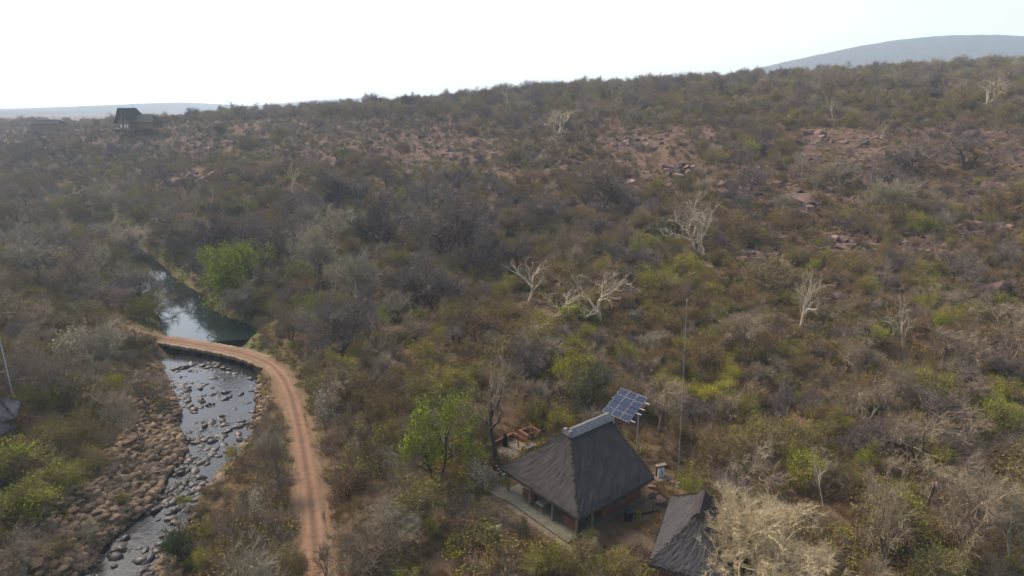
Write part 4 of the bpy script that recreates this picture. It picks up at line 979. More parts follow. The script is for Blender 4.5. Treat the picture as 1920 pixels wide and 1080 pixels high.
for u, v, r in ((930, 880, 4), (960, 840, 4), (1240, 890, 3.2), (1275, 900, 2.2), (1200, 960, 2.6), (1180, 1020, 2.2), (900, 1052, 3.4), (960, 1052, 3.0), (850, 1055, 2.6), (930, 1000, 3.4), (970, 990, 2.8), (895, 960, 2.6), (925, 965, 2.4), (900, 1050, 2.4), (820, 1045, 1.5), (1180, 985, 2), (650, 985, 2.2), (275, 655, 2.6), (305, 662, 2.4)):
    p = P(u, v, 3.5); taken.append((p[0], p[1], r))

# ------------------------------------------------------------------ timber lodge on the spur, far roof
lp = ground_at(262, 246); D = lp[1]; sc_ = (D * CT + (CAM_Z - lp[2]) * ST) / F_PX
lodge = empty('timber_lodge', (lp[0] - 3, lp[1], lp[2] + .8), math.radians(70), 'tall dark gabled timber lodge on stilts at the end of the ridge', 'lodge')
k = .95 * sc_ / .258
def gable(name, x0, x1, w, ze, zr, over, mat, parent, th=.35, hip=0):
    m = MB()
    for s in (-1, 1):
        m.face([(x0, s * w, ze), (x1, s * w, ze), (x1 - hip, 0, zr), (x0 - over, 0, zr)][::s]); m.face([(x0, s * w, ze - th), (x1, s * w, ze - th), (x1 - hip, 0, zr - th), (x0 - over, 0, zr - th)][::-s])
        m.face([(x0, s * w, ze), (x0 - over, 0, zr), (x0 - over, 0, zr - th), (x0, s * w, ze - th)]); m.face([(x0, s * w, ze), (x0, s * w, ze - th), (x1, s * w, ze - th), (x1, s * w, ze)])
    m.face([(x1, -w, ze), (x1, w, ze), (x1 - hip, 0, zr)]); return m.build(name, mat, parent)
r_ = gable('roof', -6 * k, 6.5 * k, 5.4 * k, 3.2 * k, 10.4 * k, 1.2 * k, M['lodge_thatch'], lodge, hip=3 * k)
MB().tube((2 * k, 0, 10 * k), (2 * k, 0, 12 * k), .12, .1).build('flue', M['steel'], r_)
wr = gable('wing_roof', 2.0 * k, 17.0 * k, 4.2 * k, 3.4 * k, 7.2 * k, 0, M['lodge_thatch'], lodge, hip=4 * k); wr.rotation_euler = (0, 0, -math.pi / 2); wr.location = (1.5 * k, 0, 0)
MB().box((.5 * k, 0, 1.9 * k), (11 * k, 8 * k, 3.0 * k)).build('wall', M['wood'], lodge); MB().box((1.5 * k, -9.6 * k, 1.9 * k), (6.6 * k, 11 * k, 2.9 * k)).build('wing_wall', M['wood'], lodge)
gp = MB(); gp.face([(-5.2 * k, -4.6 * k, 3.3 * k), (-5.2 * k, 4.6 * k, 3.3 * k), (-5.2 * k, 0, 9.3 * k)][::-1]); gp.build('gable_screen', M['glass'], lodge)
for a, b in (((-5.35 * k, 0, .4), (-5.9 * k, 0, 9.6 * k)), ((-5.35 * k, -4.4 * k, 4.0 * k), (-5.35 * k, 4.4 * k, 4.0 * k)), ((-5.35 * k, -2.6 * k, 6.2 * k), (-5.35 * k, 2.6 * k, 6.2 * k))): MB().bar(a, b, .28).build('gable_beam', M['pole_wood'], lodge)
MB().box((-1 * k, 0, .25 * k), (15 * k, 10.4 * k, .35)).build('deck', M['pole_wood'], lodge)
for x in (-7.5, -4, -.5, 3, 6):
    for y in (-4.8, 4.8): MB().tube((x * k, y * k, -4), (x * k, y * k, .2 * k), .22, None, 7).build('stilt', M['pole_wood'], lodge)
for y in (-2.4, -.8, 1.8): 
    MB().box((-5.05 * k, y * k, 1.6 * k), (.12, 1.1 * k, 1.5 * k)).build('window', M['white_paint'], lodge)
taken.append((lp[0], lp[1], 7)); taken.append((lp[0] + 7, lp[1] + 6, 7)); taken.append((lp[0] - 3, lp[1] - 8, 4))
fp_ = PD(92, 232, 430 * .88); fg = float(height(fp_[0], fp_[1]))
fr_ = empty('far_lodge', (fp_[0], fp_[1], min(fg, fp_[2] - 2)), -.05, 'long low roof far off at the end of the ridge', 'lodge'); hz = fp_[2] - fr_.location.z
gable('roof', -8, 8, 3.4, hz, hz + 2.2, 0, M['lodge_thatch'], fr_, hip=1.5); MB().box((0, 0, hz + 2.22), (14, .8, .3)).build('ridge_sheet', M['steel'], fr_); MB().box((0, 0, hz / 2), (14.6, 5.4, hz - .1)).build('wall', M['wood'], fr_)
taken.append((fp_[0], fp_[1] + 1, 5.5))

# ------------------------------------------------------------------ concrete causeway
cz = 1.15
ca, cb = P(322, 638, cz), P(490, 674, cz); dcw = (cb - ca)[:2]; Lc = np.hypot(*dcw); cang = math.atan2(dcw[1], dcw[0]); cm = (ca + cb) / 2
cw = empty('causeway', (cm[0], cm[1], 0), cang, 'low concrete causeway carrying the dirt track across the river', 'causeway')
# the deck follows the track
d_, v_, _ = None, None, None
seg = [p for p in ROADF if -Lc / 2 - 1.0 <= (p[0] - cm[0]) * math.cos(cang) + (p[1] - cm[1]) * math.sin(cang) <= Lc / 2 + .5 and abs(-(p[0] - cm[0]) * math.sin(cang) + (p[1] - cm[1]) * math.cos(cang)) < 6]
m = MB(); rows = []
for i, p in enumerate(seg):
    t = seg[min(i + 1, len(seg) - 1)] - seg[max(i - 1, 0)]; t = t[:2] / np.hypot(*t[:2]); n_ = np.array([t[1], -t[0]])
    def lo(q, z): d = q - cm[:2]; return (d[0] * math.cos(cang) + d[1] * math.sin(cang), -d[0] * math.sin(cang) + d[1] * math.cos(cang), z)
    hw = 1.62 + .12 * math.sin(i * 1.7) + .08 * math.sin(i * .63); rows.append([lo(p[:2] - n_ * hw, p[2] + .005), lo(p[:2] + n_ * hw, p[2] + .005), lo(p[:2] + n_ * hw, p[2] - .42), lo(p[:2] - n_ * hw, p[2] - .42)])
for a, b in zip(rows[:-1], rows[1:]):
    for j in range(4): m.face([a[j], a[(j + 1) % 4], b[(j + 1) % 4], b[j]][::-1])
m.face(rows[0]); m.face(rows[-1][::-1])
m.build('deck', M['causeway'], cw)
for i in range(2, len(seg) - 2, max(1, len(seg) // 9)):
    r_ = rows[i]; a, b = Vector(r_[2]), Vector(r_[3]); mid = (a + b) / 2
    MB().box((mid.x, mid.y, mid.z - .8), (1.05, 2.7, 1.6), rz=math.atan2((b - a).y, (b - a).x) + math.pi / 2).build('pier', M['slate'], cw)

# ------------------------------------------------------------------ rocks
def rock_template(seed, n, flat, mat, rounded=False):
    r = np.random.default_rng(seed); bm = bmesh.new()
    if rounded:
        bmesh.ops.create_icosphere(bm, subdivisions=2, radius=1)
        for v in bm.verts:
            p = np.array(v.co); k = 1 + .22 * math.sin(2.3 * p[0] + seed) * math.cos(1.9 * p[1] + 2 * seed) + .10 * r.normal(); v.co = Vector(p * k)
            v.co.z *= flat; v.co.y *= .78
    else:
        for _ in range(n):
            p = r.uniform(-1, 1, 3); p /= max(np.abs(p).max(), .3) ** .6; bm.verts.new((p[0], p[1] * .75, p[2] * flat))
        bmesh.ops.convex_hull(bm, input=bm.verts); 
        for v in [v for v in bm.verts if not v.link_faces]: bm.verts.remove(v)
    me = bpy.data.meshes.new('rock'); bm.to_mesh(me); bm.free(); me.materials.append(mat)
    if rounded: me.polygons.foreach_set('use_smooth', np.ones(len(me.polygons), bool))
    return me
RED = [rock_template(300 + i, 16, (.45, .6, .35, .7, .5, .3, .55, .4)[i], M['red_rock']) for i in range(8)]
RIV = [rock_template(320 + i, 0, (.45, .6, .5, .38, .55, .65)[i], M['river_rock'], True) for i in range(6)]
WET = [rock_template(340 + i, 0, (.45, .6, .5, .4)[i], M['wet_rock'], True) for i in range(4)]

def scatter_stuff(name, meshes, pts, rot, scl, idx, label, cat):
    """a mass nobody would count: one object, copies of a few meshes on its points"""
    col = bpy.data.collections.new(name + '_pieces')
    for i, me in enumerate(meshes): col.objects.link(bpy.data.objects.new('%s_piece_%02d' % (name, i), me))
    me = bpy.data.meshes.new(name); me.from_pydata(np.asarray(pts).tolist(), [], [])
    a = me.attributes.new('rotation', 'FLOAT_VECTOR', 'POINT'); a.data.foreach_set('vector', np.asarray(rot, np.float32).ravel())
    a = me.attributes.new('size', 'FLOAT_VECTOR', 'POINT'); a.data.foreach_set('vector', np.asarray(scl, np.float32).ravel())
    a = me.attributes.new('pick', 'INT', 'POINT'); a.data.foreach_set('value', np.asarray(idx, np.int32))
    o = mesh_obj(name, me); tag(o, label, cat, None, 'stuff')
    ng = bpy.data.node_groups.new(name, 'GeometryNodeTree')
    ng.interface.new_socket('Geometry', in_out='INPUT', socket_type='NodeSocketGeometry'); ng.interface.new_socket('Geometry', in_out='OUTPUT', socket_type='NodeSocketGeometry')
    N, Lk = ng.nodes, ng.links
    gi, go = N.new('NodeGroupInput'), N.new('NodeGroupOutput'); ip = N.new('GeometryNodeInstanceOnPoints'); ci = N.new('GeometryNodeCollectionInfo')
    ci.inputs['Collection'].default_value = col; ci.inputs['Separate Children'].default_value = True; ci.inputs['Reset Children'].default_value = True
    def na(k, ty):
        n = N.new('GeometryNodeInputNamedAttribute'); n.data_type = ty; n.inputs['Name'].default_value = k; return n.outputs[0]
    e2r = N.new('FunctionNodeEulerToRotation'); Lk.new(na('rotation', 'FLOAT_VECTOR'), e2r.inputs[0])
    Lk.new(gi.outputs[0], ip.inputs['Points']); Lk.new(ci.outputs[0], ip.inputs['Instance']); ip.inputs['Pick Instance'].default_value = True
    Lk.new(na('pick', 'INT'), ip.inputs['Instance Index']); Lk.new(e2r.outputs[0], ip.inputs['Rotation']); Lk.new(na('size', 'FLOAT_VECTOR'), ip.inputs['Scale'])
    Lk.new(ip.outputs[0], go.inputs[0])
    o.modifiers.new('scatter', 'NODES').node_group = ng
    return o

def in_view(x, y, z, mu=60, mv=90):
    u, v, fw = proj(x, y, z); return (fw > 5) & (u > -mu) & (u < 1920 + mu) & (v < 1080 + mv), u, v, fw
N_EACH = 280
def place_rocks(cands, meshes, name, labf, group, stuff_name, stuff_label, cat):
    """cands: rows x, y, z, size"""
    cands = np.array(cands); ok, u, v, fw = in_view(cands[:, 0], cands[:, 1], cands[:, 2], 10, 10)
    cands, u, v, fw = cands[ok], u[ok], v[ok], fw[ok]; order = np.argsort(-cands[:, 3] / fw)
    rg = np.random.default_rng(len(cands)); todo = []; med = np.median(cands[order[:N_EACH], 3])
    for i in order[:N_EACH]:
        x, y, z, s = cands[i]; o = bpy.data.objects.new(name, meshes[rg.integers(len(meshes))]); C.objects.link(o)
        o.location = (x, y, z + s * .12); o.rotation_euler = (rg.normal(0, .2), rg.normal(0, .2), rg.random() * 6.28)
        o.scale = (s * rg.uniform(.8, 1.3), s * rg.uniform(.8, 1.2), s * rg.uniform(.8, 1.2)); tag(o, None, cat, group); todo.append((o, ('small ' if s < med * .85 else 'large ' if s > med * 1.25 else '') + labf, u[i], v[i]))
    name_places(todo)
    r = order[N_EACH:]
    if len(r):
        c = cands[r]; n = len(r)
        scatter_stuff(stuff_name, meshes, c[:, :3] + np.array([0, 0, .02]), np.stack([rg.normal(0, .25, n), rg.normal(0, .25, n), rg.random(n) * 6.28], -1), c[:, 3:4] * rg.uniform(.75, 1.25, (n, 3)), rg.integers(0, len(meshes), n), stuff_label, cat)

rg = np.random.default_rng(77)
# stream boulders
nn = 19000; k = rg.random(nn) * (_dam - 1); i0 = k.astype(int); ff = (k - i0)[:, None]
cp = RIVER[i0] * (1 - ff) + RIVER[i0 + 1] * ff; tg = unit(RIVER[i0 + 1][:, :2] - RIVER[i0][:, :2]); nrm = np.stack([tg[:, 1], -tg[:, 0]], -1)
off = rg.uniform(-3.8, 1.7, nn) * cp[:, 2]; X = cp[:, 0] + nrm[:, 0] * off; Y = cp[:, 1] + nrm[:, 1] * off
Z = height(X, Y); wet = Z < STREAM_Z + .08
pn = fbm(X * .28, Y * .28, 3, 4); lft = off < 0
dR, _, _ = poly_dist(X, Y, ROAD)
dens = np.where(wet, np.where(Y < 74, np.where(pn > .57, .45, .03), np.where(pn > .51, .75, .05)), np.where(lft, np.clip(1.35 - (np.abs(off) - cp[:, 2]) / np.where(Y < 52, 5.5, 7.5), 0, 1) * np.where(Y < 84, 1, .45), np.clip(.8 - (np.abs(off) - cp[:, 2]) / 3.2, 0, .6)))
keep = (rg.random(nn) < dens) & (dR > 2.2)
X, Y, Z, wet, lft = X[keep], Y[keep], Z[keep], wet[keep], lft[keep]
sz = np.clip(rg.lognormal(-1.5, .55, len(X)), .09, .6)
place_rocks(np.stack([X, Y, np.maximum(Z, STREAM_Z - .12), sz], -1)[wet], WET, 'stream_boulder', 'wet stream boulder', 'wet boulders in the stream', 'stream_stones', 'small dark wet stones breaking the stream surface', 'stones')
sidef = lambda x, y: poly_dist(np.array([x]), np.array([y]), RIVER[:, :3])[2][0]
place_rocks(np.stack([X, Y, Z, sz], -1)[~wet], RIV, 'bank_boulder', 'brown bank boulder', 'dry boulders on the stream banks', 'bank_cobbles', 'brown cobbles covering the stream banks', 'stones')
# hillside rocks, in ledges and falls
cand = []
for u, v, su, sv, n, big in [(1500, 385, 60, 14, 40, .75), (1400, 340, 60, 12, 30, .6), (1280, 322, 40, 6, 14, 1.0), (1550, 262, 60, 12, 30, .8), (1850, 430, 40, 14, 26, .8), (1420, 490, 40, 25, 50, .5), (1560, 470, 60, 30, 40, .5), (1210, 272, 60, 10, 20, .7),
                             (700, 228, 90, 14, 24, .45), (640, 262, 60, 20, 24, .4), (340, 335, 45, 14, 36, .9), (180, 366, 40, 14, 26, .9), (290, 425, 40, 20, 40, .8), (450, 330, 50, 20, 30, .7), (520, 290, 80, 20, 40, .7), (850, 285, 90, 20, 40, .6), (1650, 330, 80, 20, 30, .6),
                             (1848, 550, 12, 4, 3, 1.1), (1515, 385, 8, 3, 2, 1.3), (1660, 560, 90, 30, 30, .45), (1330, 600, 60, 30, 24, .4), (1180, 340, 70, 10, 24, .5), (1750, 480, 60, 30, 40, .5), (980, 300, 60, 10, 20, .5), (400, 275, 50, 12, 30, .8), (1100, 300, 60, 12, 20, .6)]:
    for _ in range(int(n * 2.2)): 
        uu, vv = rg.normal(u, su * .6), rg.normal(v, sv * .6); cand.append((uu, vv, 1.55 * big * np.clip(rg.lognormal(-.35, .45), .35, 1.7)))
for _ in range(1500):
    cand.append((rg.uniform(1120, 1940), rg.uniform(235, 520), np.clip(rg.lognormal(-.95, .45), .2, .95)))
for _ in range(900):
    cand.append((rg.uniform(-20, 1940), rg.uniform(215, 640), np.clip(rg.lognormal(-1.1, .4), .18, .7)))
R_ = []
for uu, vv, s in cand:
    d = ray(uu, vv); 
    R_.append((uu, vv, s))
R_ = np.array(R_)
def ground_many(U, V):
    ys = np.concatenate([np.linspace(28, 130, 110), np.linspace(132, 480, 130)])
    a = (U - 960) / F_PX; b = (540 - V) / F_PX; dy = CT + b * ST; dz = -ST + b * CT
    t = ys[None] / dy[:, None]; xs = a[:, None] * t; zs = CAM_Z + dz[:, None] * t
    g = height(xs, np.broadcast_to(ys, xs.shape)); hit = g > zs; k = hit.argmax(1); ok = hit.any(1) & (k > 0)
    r = np.arange(len(U)); z1 = (g - zs)[r, k]; z0 = (g - zs)[r, np.maximum(k - 1, 0)]; f = np.clip(-z0 / (z1 - z0 + 1e-9), 0, 1)
    y = ys[np.maximum(k - 1, 0)] * (1 - f) + ys[k] * f; x = a * y / dy
    return x, y, height(x, y), ok
xg, yg, zg_, ok = ground_many(R_[:, 0], R_[:, 1])
eg, sg, rrg, _ = zone_masks(xg, yg)
ok &= (zg_ > 5.0) & (eg > 6) & (rrg > 5)
for tx, ty, tr in taken[-20:]: ok &= np.hypot(xg - tx, yg - ty) > tr
place_rocks(np.stack([xg, yg, zg_, R_[:, 2]], -1)[ok], RED, 'hillside_rock', 'angular red brown rock', 'red rocks on the hillside', 'hillside_rubble', 'small red brown rubble strewn over the hillside', 'stones')
# extra fine rubble on the slope
nn = 9000; U, V_ = rg.uniform(-30, 1950, nn), 215 + 420 * rg.random(nn) ** 1.1
x, y, z, ok = ground_many(U, V_); ok &= (z > 6) & (fbm(x * .06, y * .06, 3, 5) > .46)
x, y, z = x[ok], y[ok], z[ok]; n = len(x)
scatter_stuff('slope_stones', RED, np.stack([x, y, z], -1), np.stack([rg.normal(0, .3, n), rg.normal(0, .3, n), rg.random(n) * 6.28], -1), np.clip(rg.lognormal(-1.25, .45, n), .1, .6)[:, None] * rg.uniform(.7, 1.3, (n, 3)), rg.integers(0, 8, n), 'loose red stones lying all over the upper slope', 'stones')

# small things round the house
p = P(925, 999, 3.5); g_ = float(height(p[0], p[1])); o = empty('bleached_log', (p[0], p[1], g_), .15, 'bleached forked log lying on the red leaf litter', 'log')
MB().tube((-.45, 0, .28), (.62, .1, .34), .2, .25, 9).build('log_body', M['bleached'], o); MB().tube((-.4, 0, .3), (-.62, -.25, .62), .09, .05, 7).build('stub', M['bleached'], o); MB().tube((-.32, -.05, .25), (-.5, -.5, -.05), .09, .06, 7).build('branch_leg', M['bleached'], o)
MB().tube((.35, 0, .3), (.4, -.1, -.05), .08, .08, 7).build('branch_leg', M['bleached'], o)
p = P(873, 1020, 3.4); o = mesh_obj('dark_slab', rock_template(391, 22, .13, M['slate'], True), None, (p[0], p[1], float(height(p[0], p[1])) + .35)); o.scale = (1.15, .7, 1.0); o.rotation_euler = (.55, -.1, .85)
tag(o, 'flat dark stone slab propped up in the leaf litter', 'stone')
for k, (u, v, s, lab) in enumerate([(1228, 932, .55, 'red rock beside the house corner'), (1240, 945, .7, 'larger red rock against the hut roof'), (1222, 918, .4, 'small rock below the gas bottle shelter'), (1272, 915, .35, 'pale red stone at the foot of the mast'), (1262, 910, .4, 'red stone left of the mast foot'), (1280, 912, .3, 'small stone right of the mast foot'), (1012, 806, .6, 'dark rock behind the fireplace'), (1020, 790, .5, 'dark rock on the slope above the fireplace'), (1278, 886, .4, 'dark rock up the slope from the mast'), (1310, 890, .5, 'dark rock right of the mast')]):
    p = ground_at(u, v); o = mesh_obj('garden_rock', RED[k % 8], None, (p[0], p[1], p[2] + s * .15)); o.scale = (s, s, s); o.rotation_euler = (.1, .1, k * 1.3); tag(o, lab, 'rock')
p = P(1218, 962, 3.5); o = empty('fallen_branch', (p[0], p[1], float(height(p[0], p[1]))), .4, 'fallen dark branch lying between house and hut', 'branch')
MB().tube((-1.3, .3, .12), (.2, 0, .12), .05, .07, 6).tube((.2, 0, .12), (1.0, -.2, .2), .07, .04, 6).build('limb', M['dark'], o, merge=False); MB().tube((.3, 0, .12), (.7, .5, .4), .04, .02, 5).build('side_shoot', M['dark'], o)
for u, v, s, lab in [(1192, 968, .8, 'small yellow green garden plant by the wheeled bin'), (1205, 988, .35, 'tiny bright plant on the bare yard')]:
    p = P(u, v, 3.5); t = TEMPL['scrub_leafy'][3]; o = thing_plant(t, 'garden_plant', (p[0], p[1], float(height(p[0], p[1]))), s, 0, lab, 'plant')
p = P(690, 1005, 3.0)

# ------------------------------------------------------------------ the bush: every plant that can be picked out is a thing, the rest is one mass
def scatter_bush():
    rg = np.random.default_rng(42); s0 = 1.5
    pts = []
    y = 27.0
    while y < 560:
        s = s0 * (1 if y < 130 else 1.25 if y < 230 else 1.6 if y < 330 else 2.2)
        half = .83 * (y * CT + 12) + 8; n = int(2 * half / s)
        xs = -half + (np.arange(n) + rg.random(n)) * s; pts.append(np.stack([xs, y + rg.random(n) * s], -1)); y += s
    pts = np.concatenate(pts); rg.shuffle(pts); x, y = pts[:, 0], pts[:, 1]; z = height(x, y)
    ok, u, v, fw = in_view(x, y, z, 70, 130)
    e, side, rr, rside = zone_masks(x, y)
    ok &= (e > .8) & (rr > 2.6)
    # sight lines
    far = ok & (y > 160); idx = np.where(far)[0]; vis = np.ones(len(x), bool)
    for k in range(0, len(idx), 6000):
        q = idx[k:k + 6000]; f = np.linspace(.35, .97, 22)[None]
        gx, gy = x[q][:, None] * f, y[q][:, None] * f; gz = CAM_Z + (z[q][:, None] + 5.5 - CAM_Z) * f
        vis[q] = (height(gx, gy, False) < gz).all(1)
    ok &= vis
    x, y, z, u, v, fw, e, side, rr = (a[ok] for a in (x, y, z, u, v, fw, e, side, rr))
    n1 = fbm(x * .05, y * .05, 3, 1); n2 = fbm(x * .11 + 40, y * .11, 3, 3); n3 = fbm(x * .03 + 9, y * .03 + 4, 2, 5)
    kinds = ['leafless_tree', 'dark_tree', 'silver_tree', 'olive_shrub', 'russet_shrub', 'green_shrub', 'evergreen_bush', 'yellow_shrub']
    n4 = fbm(x * .08 + 70, y * .08 + 3, 3, 4)
    cell = {}; res = []
    for tx, ty, tr in taken: res  # landmarks keep their own ground
    tk = np.array(taken)
    thin = []
    for cu, cv, cs in ((1500, 385, 75), (1400, 345, 60), (1280, 322, 45), (1550, 262, 70), (1850, 432, 45), (1420, 490, 45), (1560, 470, 55), (1210, 272, 50), (340, 335, 45), (180, 366, 40), (290, 425, 38), (1750, 480, 50), (850, 285, 70)):
        g = ground_at(cu, cv); thin.append((g[0], g[1], 1.4 * cs * (g[1] + 10) / F_PX))
    thin = np.array(thin)
    for i in range(len(x)):
        X, Y, Zz = x[i], y[i], z[i]
        left = side[i] < 0
        valley = left and Y < 200
        bankY = e[i] < (7.0 if Y < 52 else 9.0 if Y < 68 else 6.0) and left and Y < 84
        if bankY: w = [.2, 0, .05, .3, .05, .15, .05, .2]; m_, sg = 1.3, .3; dens = .14
        elif valley and e[i] < 9 and Y > 100: w = [.4, .2, .1, .2, 0, .1, 0, 0]; m_, sg = 5.6, .18; dens = .98
        elif valley: w = [.42, .06, .06, .27, .03, .09, .01, .06]; m_, sg = 4.0, .32; dens = .96
        elif e[i] < 9 and Y < 92: w = [.42, .03, .03, .33, .05, .08, 0, .06]; m_, sg = 2.0, .35; dens = .42
        elif e[i] < 3: w = [.25, .15, .1, .3, .1, .1, 0, 0]; m_, sg = 1.6, .25; dens = .15
        elif e[i] < 12: w = [.3, .25, .12, .2, .05, .08, 0, 0]; m_, sg = 6.2, .18; dens = .98
        elif Y < 66 and X > 14: w = [.52, .04, .03, .16, .05, .10, 0, .10]; m_, sg = 4.2, .25; dens = .93
        elif Y < 66: w = [.33, .03, .03, .28, .07, .13, .01, .12]; m_, sg = 3.1, .34; dens = .88
        elif Zz < 11: w = [.24, .10, .05, .24, .10, .11, .01, .15]; m_, sg = 3.5, .38; dens = .93
        elif Zz < 18: w = [.18, .24, .04, .20, .15, .06, .005, .12]; m_, sg = 3.2, .42; dens = .88
        elif Zz < 31 and n3[i] < .62: w = [.42, .17, .02, .12, .19, .03, .005, .04]; m_, sg = 1.9, .42; dens = (.62 if n1[i] > .48 else .36) * (.52 if u[i] > 1120 else 1)
        else: w = [.40, .10, .02, .27, .05, .07, .005, .10]; m_, sg = 3.3, .48; dens = .9
        w = np.array(w); w[1] *= .25 + 3.2 * (n2[i] > .55); w[3] *= .45 + 1.6 * (n1[i] > .5); w[4] *= .35 + 1.9 * (n2[i] < .46); w[7] *= .3 + 2.2 * (n4[i] > .52); w[5] *= .8 + 2.2 * (n4[i] > .53); w /= w.sum()
        if len(thin) and (np.hypot(thin[:, 0] - X, thin[:, 1] - Y) < thin[:, 2]).any(): dens *= .22; m_ *= .65
        if rg.random() > dens: continue
        kd = kinds[rg.choice(8, p=w)]
        h = float(np.clip(m_ * math.exp(rg.normal(0, sg)), .7, 8.5))
        if kd in ('olive_shrub', 'russet_shrub', 'green_shrub', 'evergreen_bush', 'yellow_shrub'): h *= .8
        ti = rg.integers(len(TEMPL[kd])); t = TEMPL[kd][ti]; sc = h / t['h']; r = t['rad'] * sc * rg.uniform(.9, 1.15)
        if (np.hypot(tk[:, 0] - X, tk[:, 1] - Y) < tk[:, 2] + r * .55).any(): continue
        if rr[i] < 1.6 + r * .85 or e[i] < r * (.25 if Y < 100 or not left else .05): continue
        a, b = int(X // 4), int(Y // 4); hit = False
        for da in (-1, 0, 1):
            for db in (-1, 0, 1):
                for (qx, qy, qr) in cell.get((a + da, b + db), ()):
                    if math.hypot(qx - X, qy - Y) < (qr + r) * .56: hit = True; break
                if hit: break
            if hit: break
        if hit: continue
        cell.setdefault((a, b), []).append((X, Y, r)); res.append((kd, ti, X, Y, Zz, sc, r / t['rad'], h / fw[i], u[i], v[i], e[i], side[i], rr[i]))
    return res
bush = scatter_bush()
LOOK = {'leafless_tree': ('grey leafless tree', 'tree', 'grey leafless trees'), 'dark_tree': ('dark leafless tree', 'tree', 'dark leafless trees'), 'silver_tree': ('pale silver twigged tree', 'tree', 'silver twigged trees'),
        'olive_shrub': ('olive leaved shrub', 'shrub', 'olive shrubs'), 'russet_shrub': ('russet brown shrub', 'shrub', 'russet shrubs'), 'green_shrub': ('fresh green shrub', 'shrub', 'fresh green shrubs'), 'evergreen_bush': ('dark evergreen bush', 'shrub', 'evergreen bushes'), 'yellow_shrub': ('yellowish leaved shrub', 'shrub', 'yellowish shrubs')}
rest = []; todo = [(o, ('tall ' if h > 75 else '') + LOOK[kd][0], u, v) for o, kd, u, v, h in extra]
for o, kd, *_ in extra: o['group'] = LOOK[kd][2]
rgp = np.random.default_rng(3)
for kd in LOOK:
    L_ = sorted([b for b in bush if b[0] == kd], key=lambda b: -b[7])
    for j, b in enumerate(L_):
        _, ti, x, y, z, sc, sx, app, u, v, e, side, rr = b
        if j < N_EACH and -20 < u < 1940 and v < 1100:
            t = TEMPL[kd][ti]; look, cat, grp = LOOK[kd]; h_ = sc * t['h']
            o = thing_plant(t, kd, (x, y, z - .05), sx, rgp.random() * 6.28, look, cat, grp, (rgp.normal(0, .06), rgp.normal(0, .06)), parts=app * F_PX > 46, zs=sc / sx)
            todo.append((o, sized(h_, 2.4, 4.6) + look, u, v - app * F_PX * .5))
        else: rest.append(b)
name_places(todo)
flat_t = [(kd, i) for kd in LOOK for i in range(len(TEMPL[kd]))]; lut = {k: i for i, k in enumerate(flat_t)}
n = len(rest)
scatter_stuff('far_bush', [TEMPL[k][i]['whole'] for k, i in flat_t], [(b[2], b[3], b[4] - .05) for b in rest], [(0, 0, random.random() * 6.28) for b in rest], [(b[6], b[6], b[5]) for b in rest], [lut[(b[0], b[1])] for b in rest], 'mass of mixed bare and olive bush covering the far slope and plateau', 'bush')
print('BUSH', len(bush), 'rest', n, {kd: sum(b[0] == kd for b in bush) for kd in LOOK})

# low scrub, dry grass and leaf litter
def cover(name, meshes, n, accept, size, label, cat, ymax=170, near=1.0):
    rg = np.random.default_rng(len(name)); U, V_ = rg.uniform(-40, 1960, n), 230 + 870 * rg.random(n) ** near
    x, y, z, ok = ground_many(U, V_); e, side, rr, _ = zone_masks(x, y); ok &= accept(x, y, z, e, side, rr, rg)
    x, y, z = x[ok], y[ok], z[ok]; m = len(x); s = rg.uniform(*size, m)
    scatter_stuff(name, meshes, np.stack([x, y, z], -1), np.stack([rg.normal(0, .1, m), rg.normal(0, .1, m), rg.random(m) * 6.28], -1), s[:, None] * rg.uniform(.85, 1.15, (m, 3)), rg.integers(0, len(meshes), m), label, cat); return m
clear_pts = np.array([t for t in taken if t[2] > 0])
yard = [P(u, v, 3.5)[:2] for u, v in ((1200, 960), (1190, 1010), (1240, 890), (930, 890), (960, 850), (900, 1045), (830, 1045))]
def off_house(x, y):
    hx, hy = house_local(x, y); o = (np.abs(hx + .9) > 6.2) | (np.abs(hy) > 5.6)
    dx, dy = x - ctr[0], y - ctr[1]; o &= (np.hypot(dx, dy) > 3.6)
    for p in yard: o &= np.hypot(x - p[0], y - p[1]) > 1.3
    return o
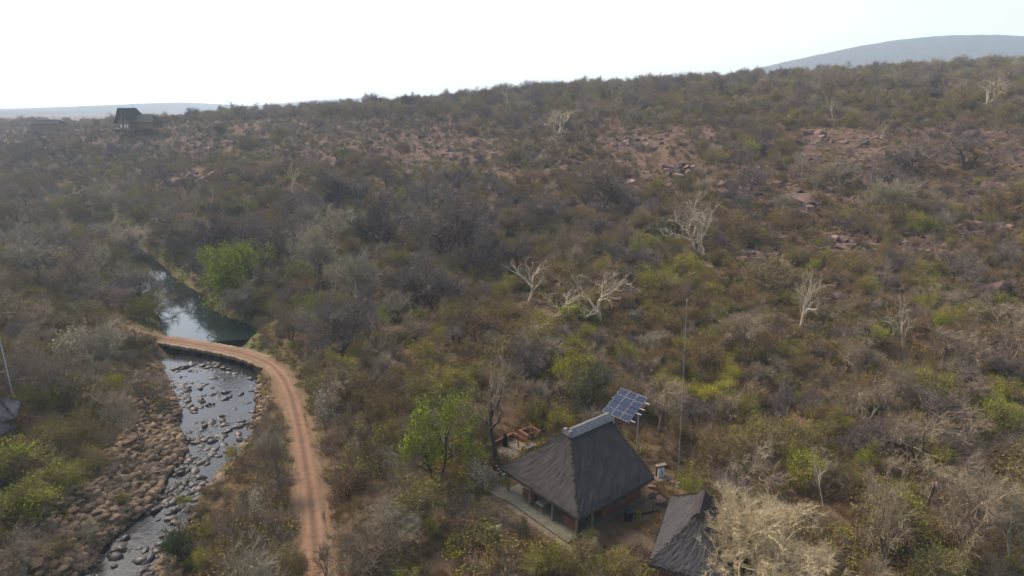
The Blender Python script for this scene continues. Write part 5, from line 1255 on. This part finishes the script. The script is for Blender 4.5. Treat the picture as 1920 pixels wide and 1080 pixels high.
cover('low_scrub', [t['whole'] for t in TEMPL['scrub_bare'] + TEMPL['scrub_leafy']], 24000, lambda x, y, z, e, s, rr, r: (e > np.where((s < 0) & (y < 74), 6.5, 1.2)) & (rr > 2.0) & (r.random(len(x)) < np.where((z > 15) & (z < 31) & (x > 25), .38, 1)) & off_house(x, y) & (fbm(x * .15, y * .15, 3, 2) > .40), (.7, 1.7), 'low mixed scrub between the bushes', 'scrub', near=1.6)
cover('dry_grass', GRASS[:3], 16000, lambda x, y, z, e, s, rr, r: (e > np.where((s < 0) & (y < 74), 7, 1.5)) & (rr > 1.6) & off_house(x, y) & (fbm(x * .12 + 7, y * .12, 3, 4) > .42), (.5, 1.3), 'dry tawny grass tufts on the ground', 'grass', near=.8)
cover('green_grass', [GRASS[3]], 16000, lambda x, y, z, e, s, rr, r: (e > .3) & (e < 9) & (rr > 1.7) & (r.random(len(x)) < np.where(y > 95, .9, .35)), (.6, 1.5), 'green grass fringing the pool and stream', 'grass', near=.7)
rg = np.random.default_rng(8); n = 5200; q = []
for u, v, r in ((930, 985, 2.8), (960, 1000, 2.4), (900, 960, 2.2), (900, 1015, 2.0), (985, 985, 1.4), (885, 985, 2)):
    p = P(u, v, 3.5); a = rg.random(n // 6) * 6.28; d = np.sqrt(rg.random(n // 6)) * r; q.append(np.stack([p[0] + np.cos(a) * d, p[1] + np.sin(a) * d], -1))
q = np.concatenate(q); hx, hy = house_local(q[:, 0], q[:, 1]); q = q[hx < -6.9]
zq = height(q[:, 0], q[:, 1]) + .06 + .10 * rg.random(len(q)); V, Fq = leaf_quads(np.c_[q, zq], .10, rg, 1.6)
tag(mesh_obj('leaf_litter', raw_mesh('leaf_litter', V, Fq, [M['litter']])), 'red brown fallen leaves in front of the steps', 'leaves', None, 'stuff')

# ------------------------------------------------------------------ hazy air
hz_ = MB().box((0, 4375, 174), (10900, 9450, 372)).build('haze', bpy.data.materials.new('haze_air')); tag(hz_, 'pale dusty haze filling the valley air', 'haze', None, 'stuff')
hm = hz_.data.materials[0]; hm.use_nodes = True; n_ = hm.node_tree; n_.nodes.remove(n_.nodes['Principled BSDF'])
pv = n_.nodes.new('ShaderNodeVolumePrincipled'); pv.inputs['Color'].default_value = (.76, .88, 1.0, 1); pv.inputs['Density'].default_value = .00025; pv.inputs['Anisotropy'].default_value = .2
n_.links.new(pv.outputs[0], n_.nodes['Material Output'].inputs['Volume'])
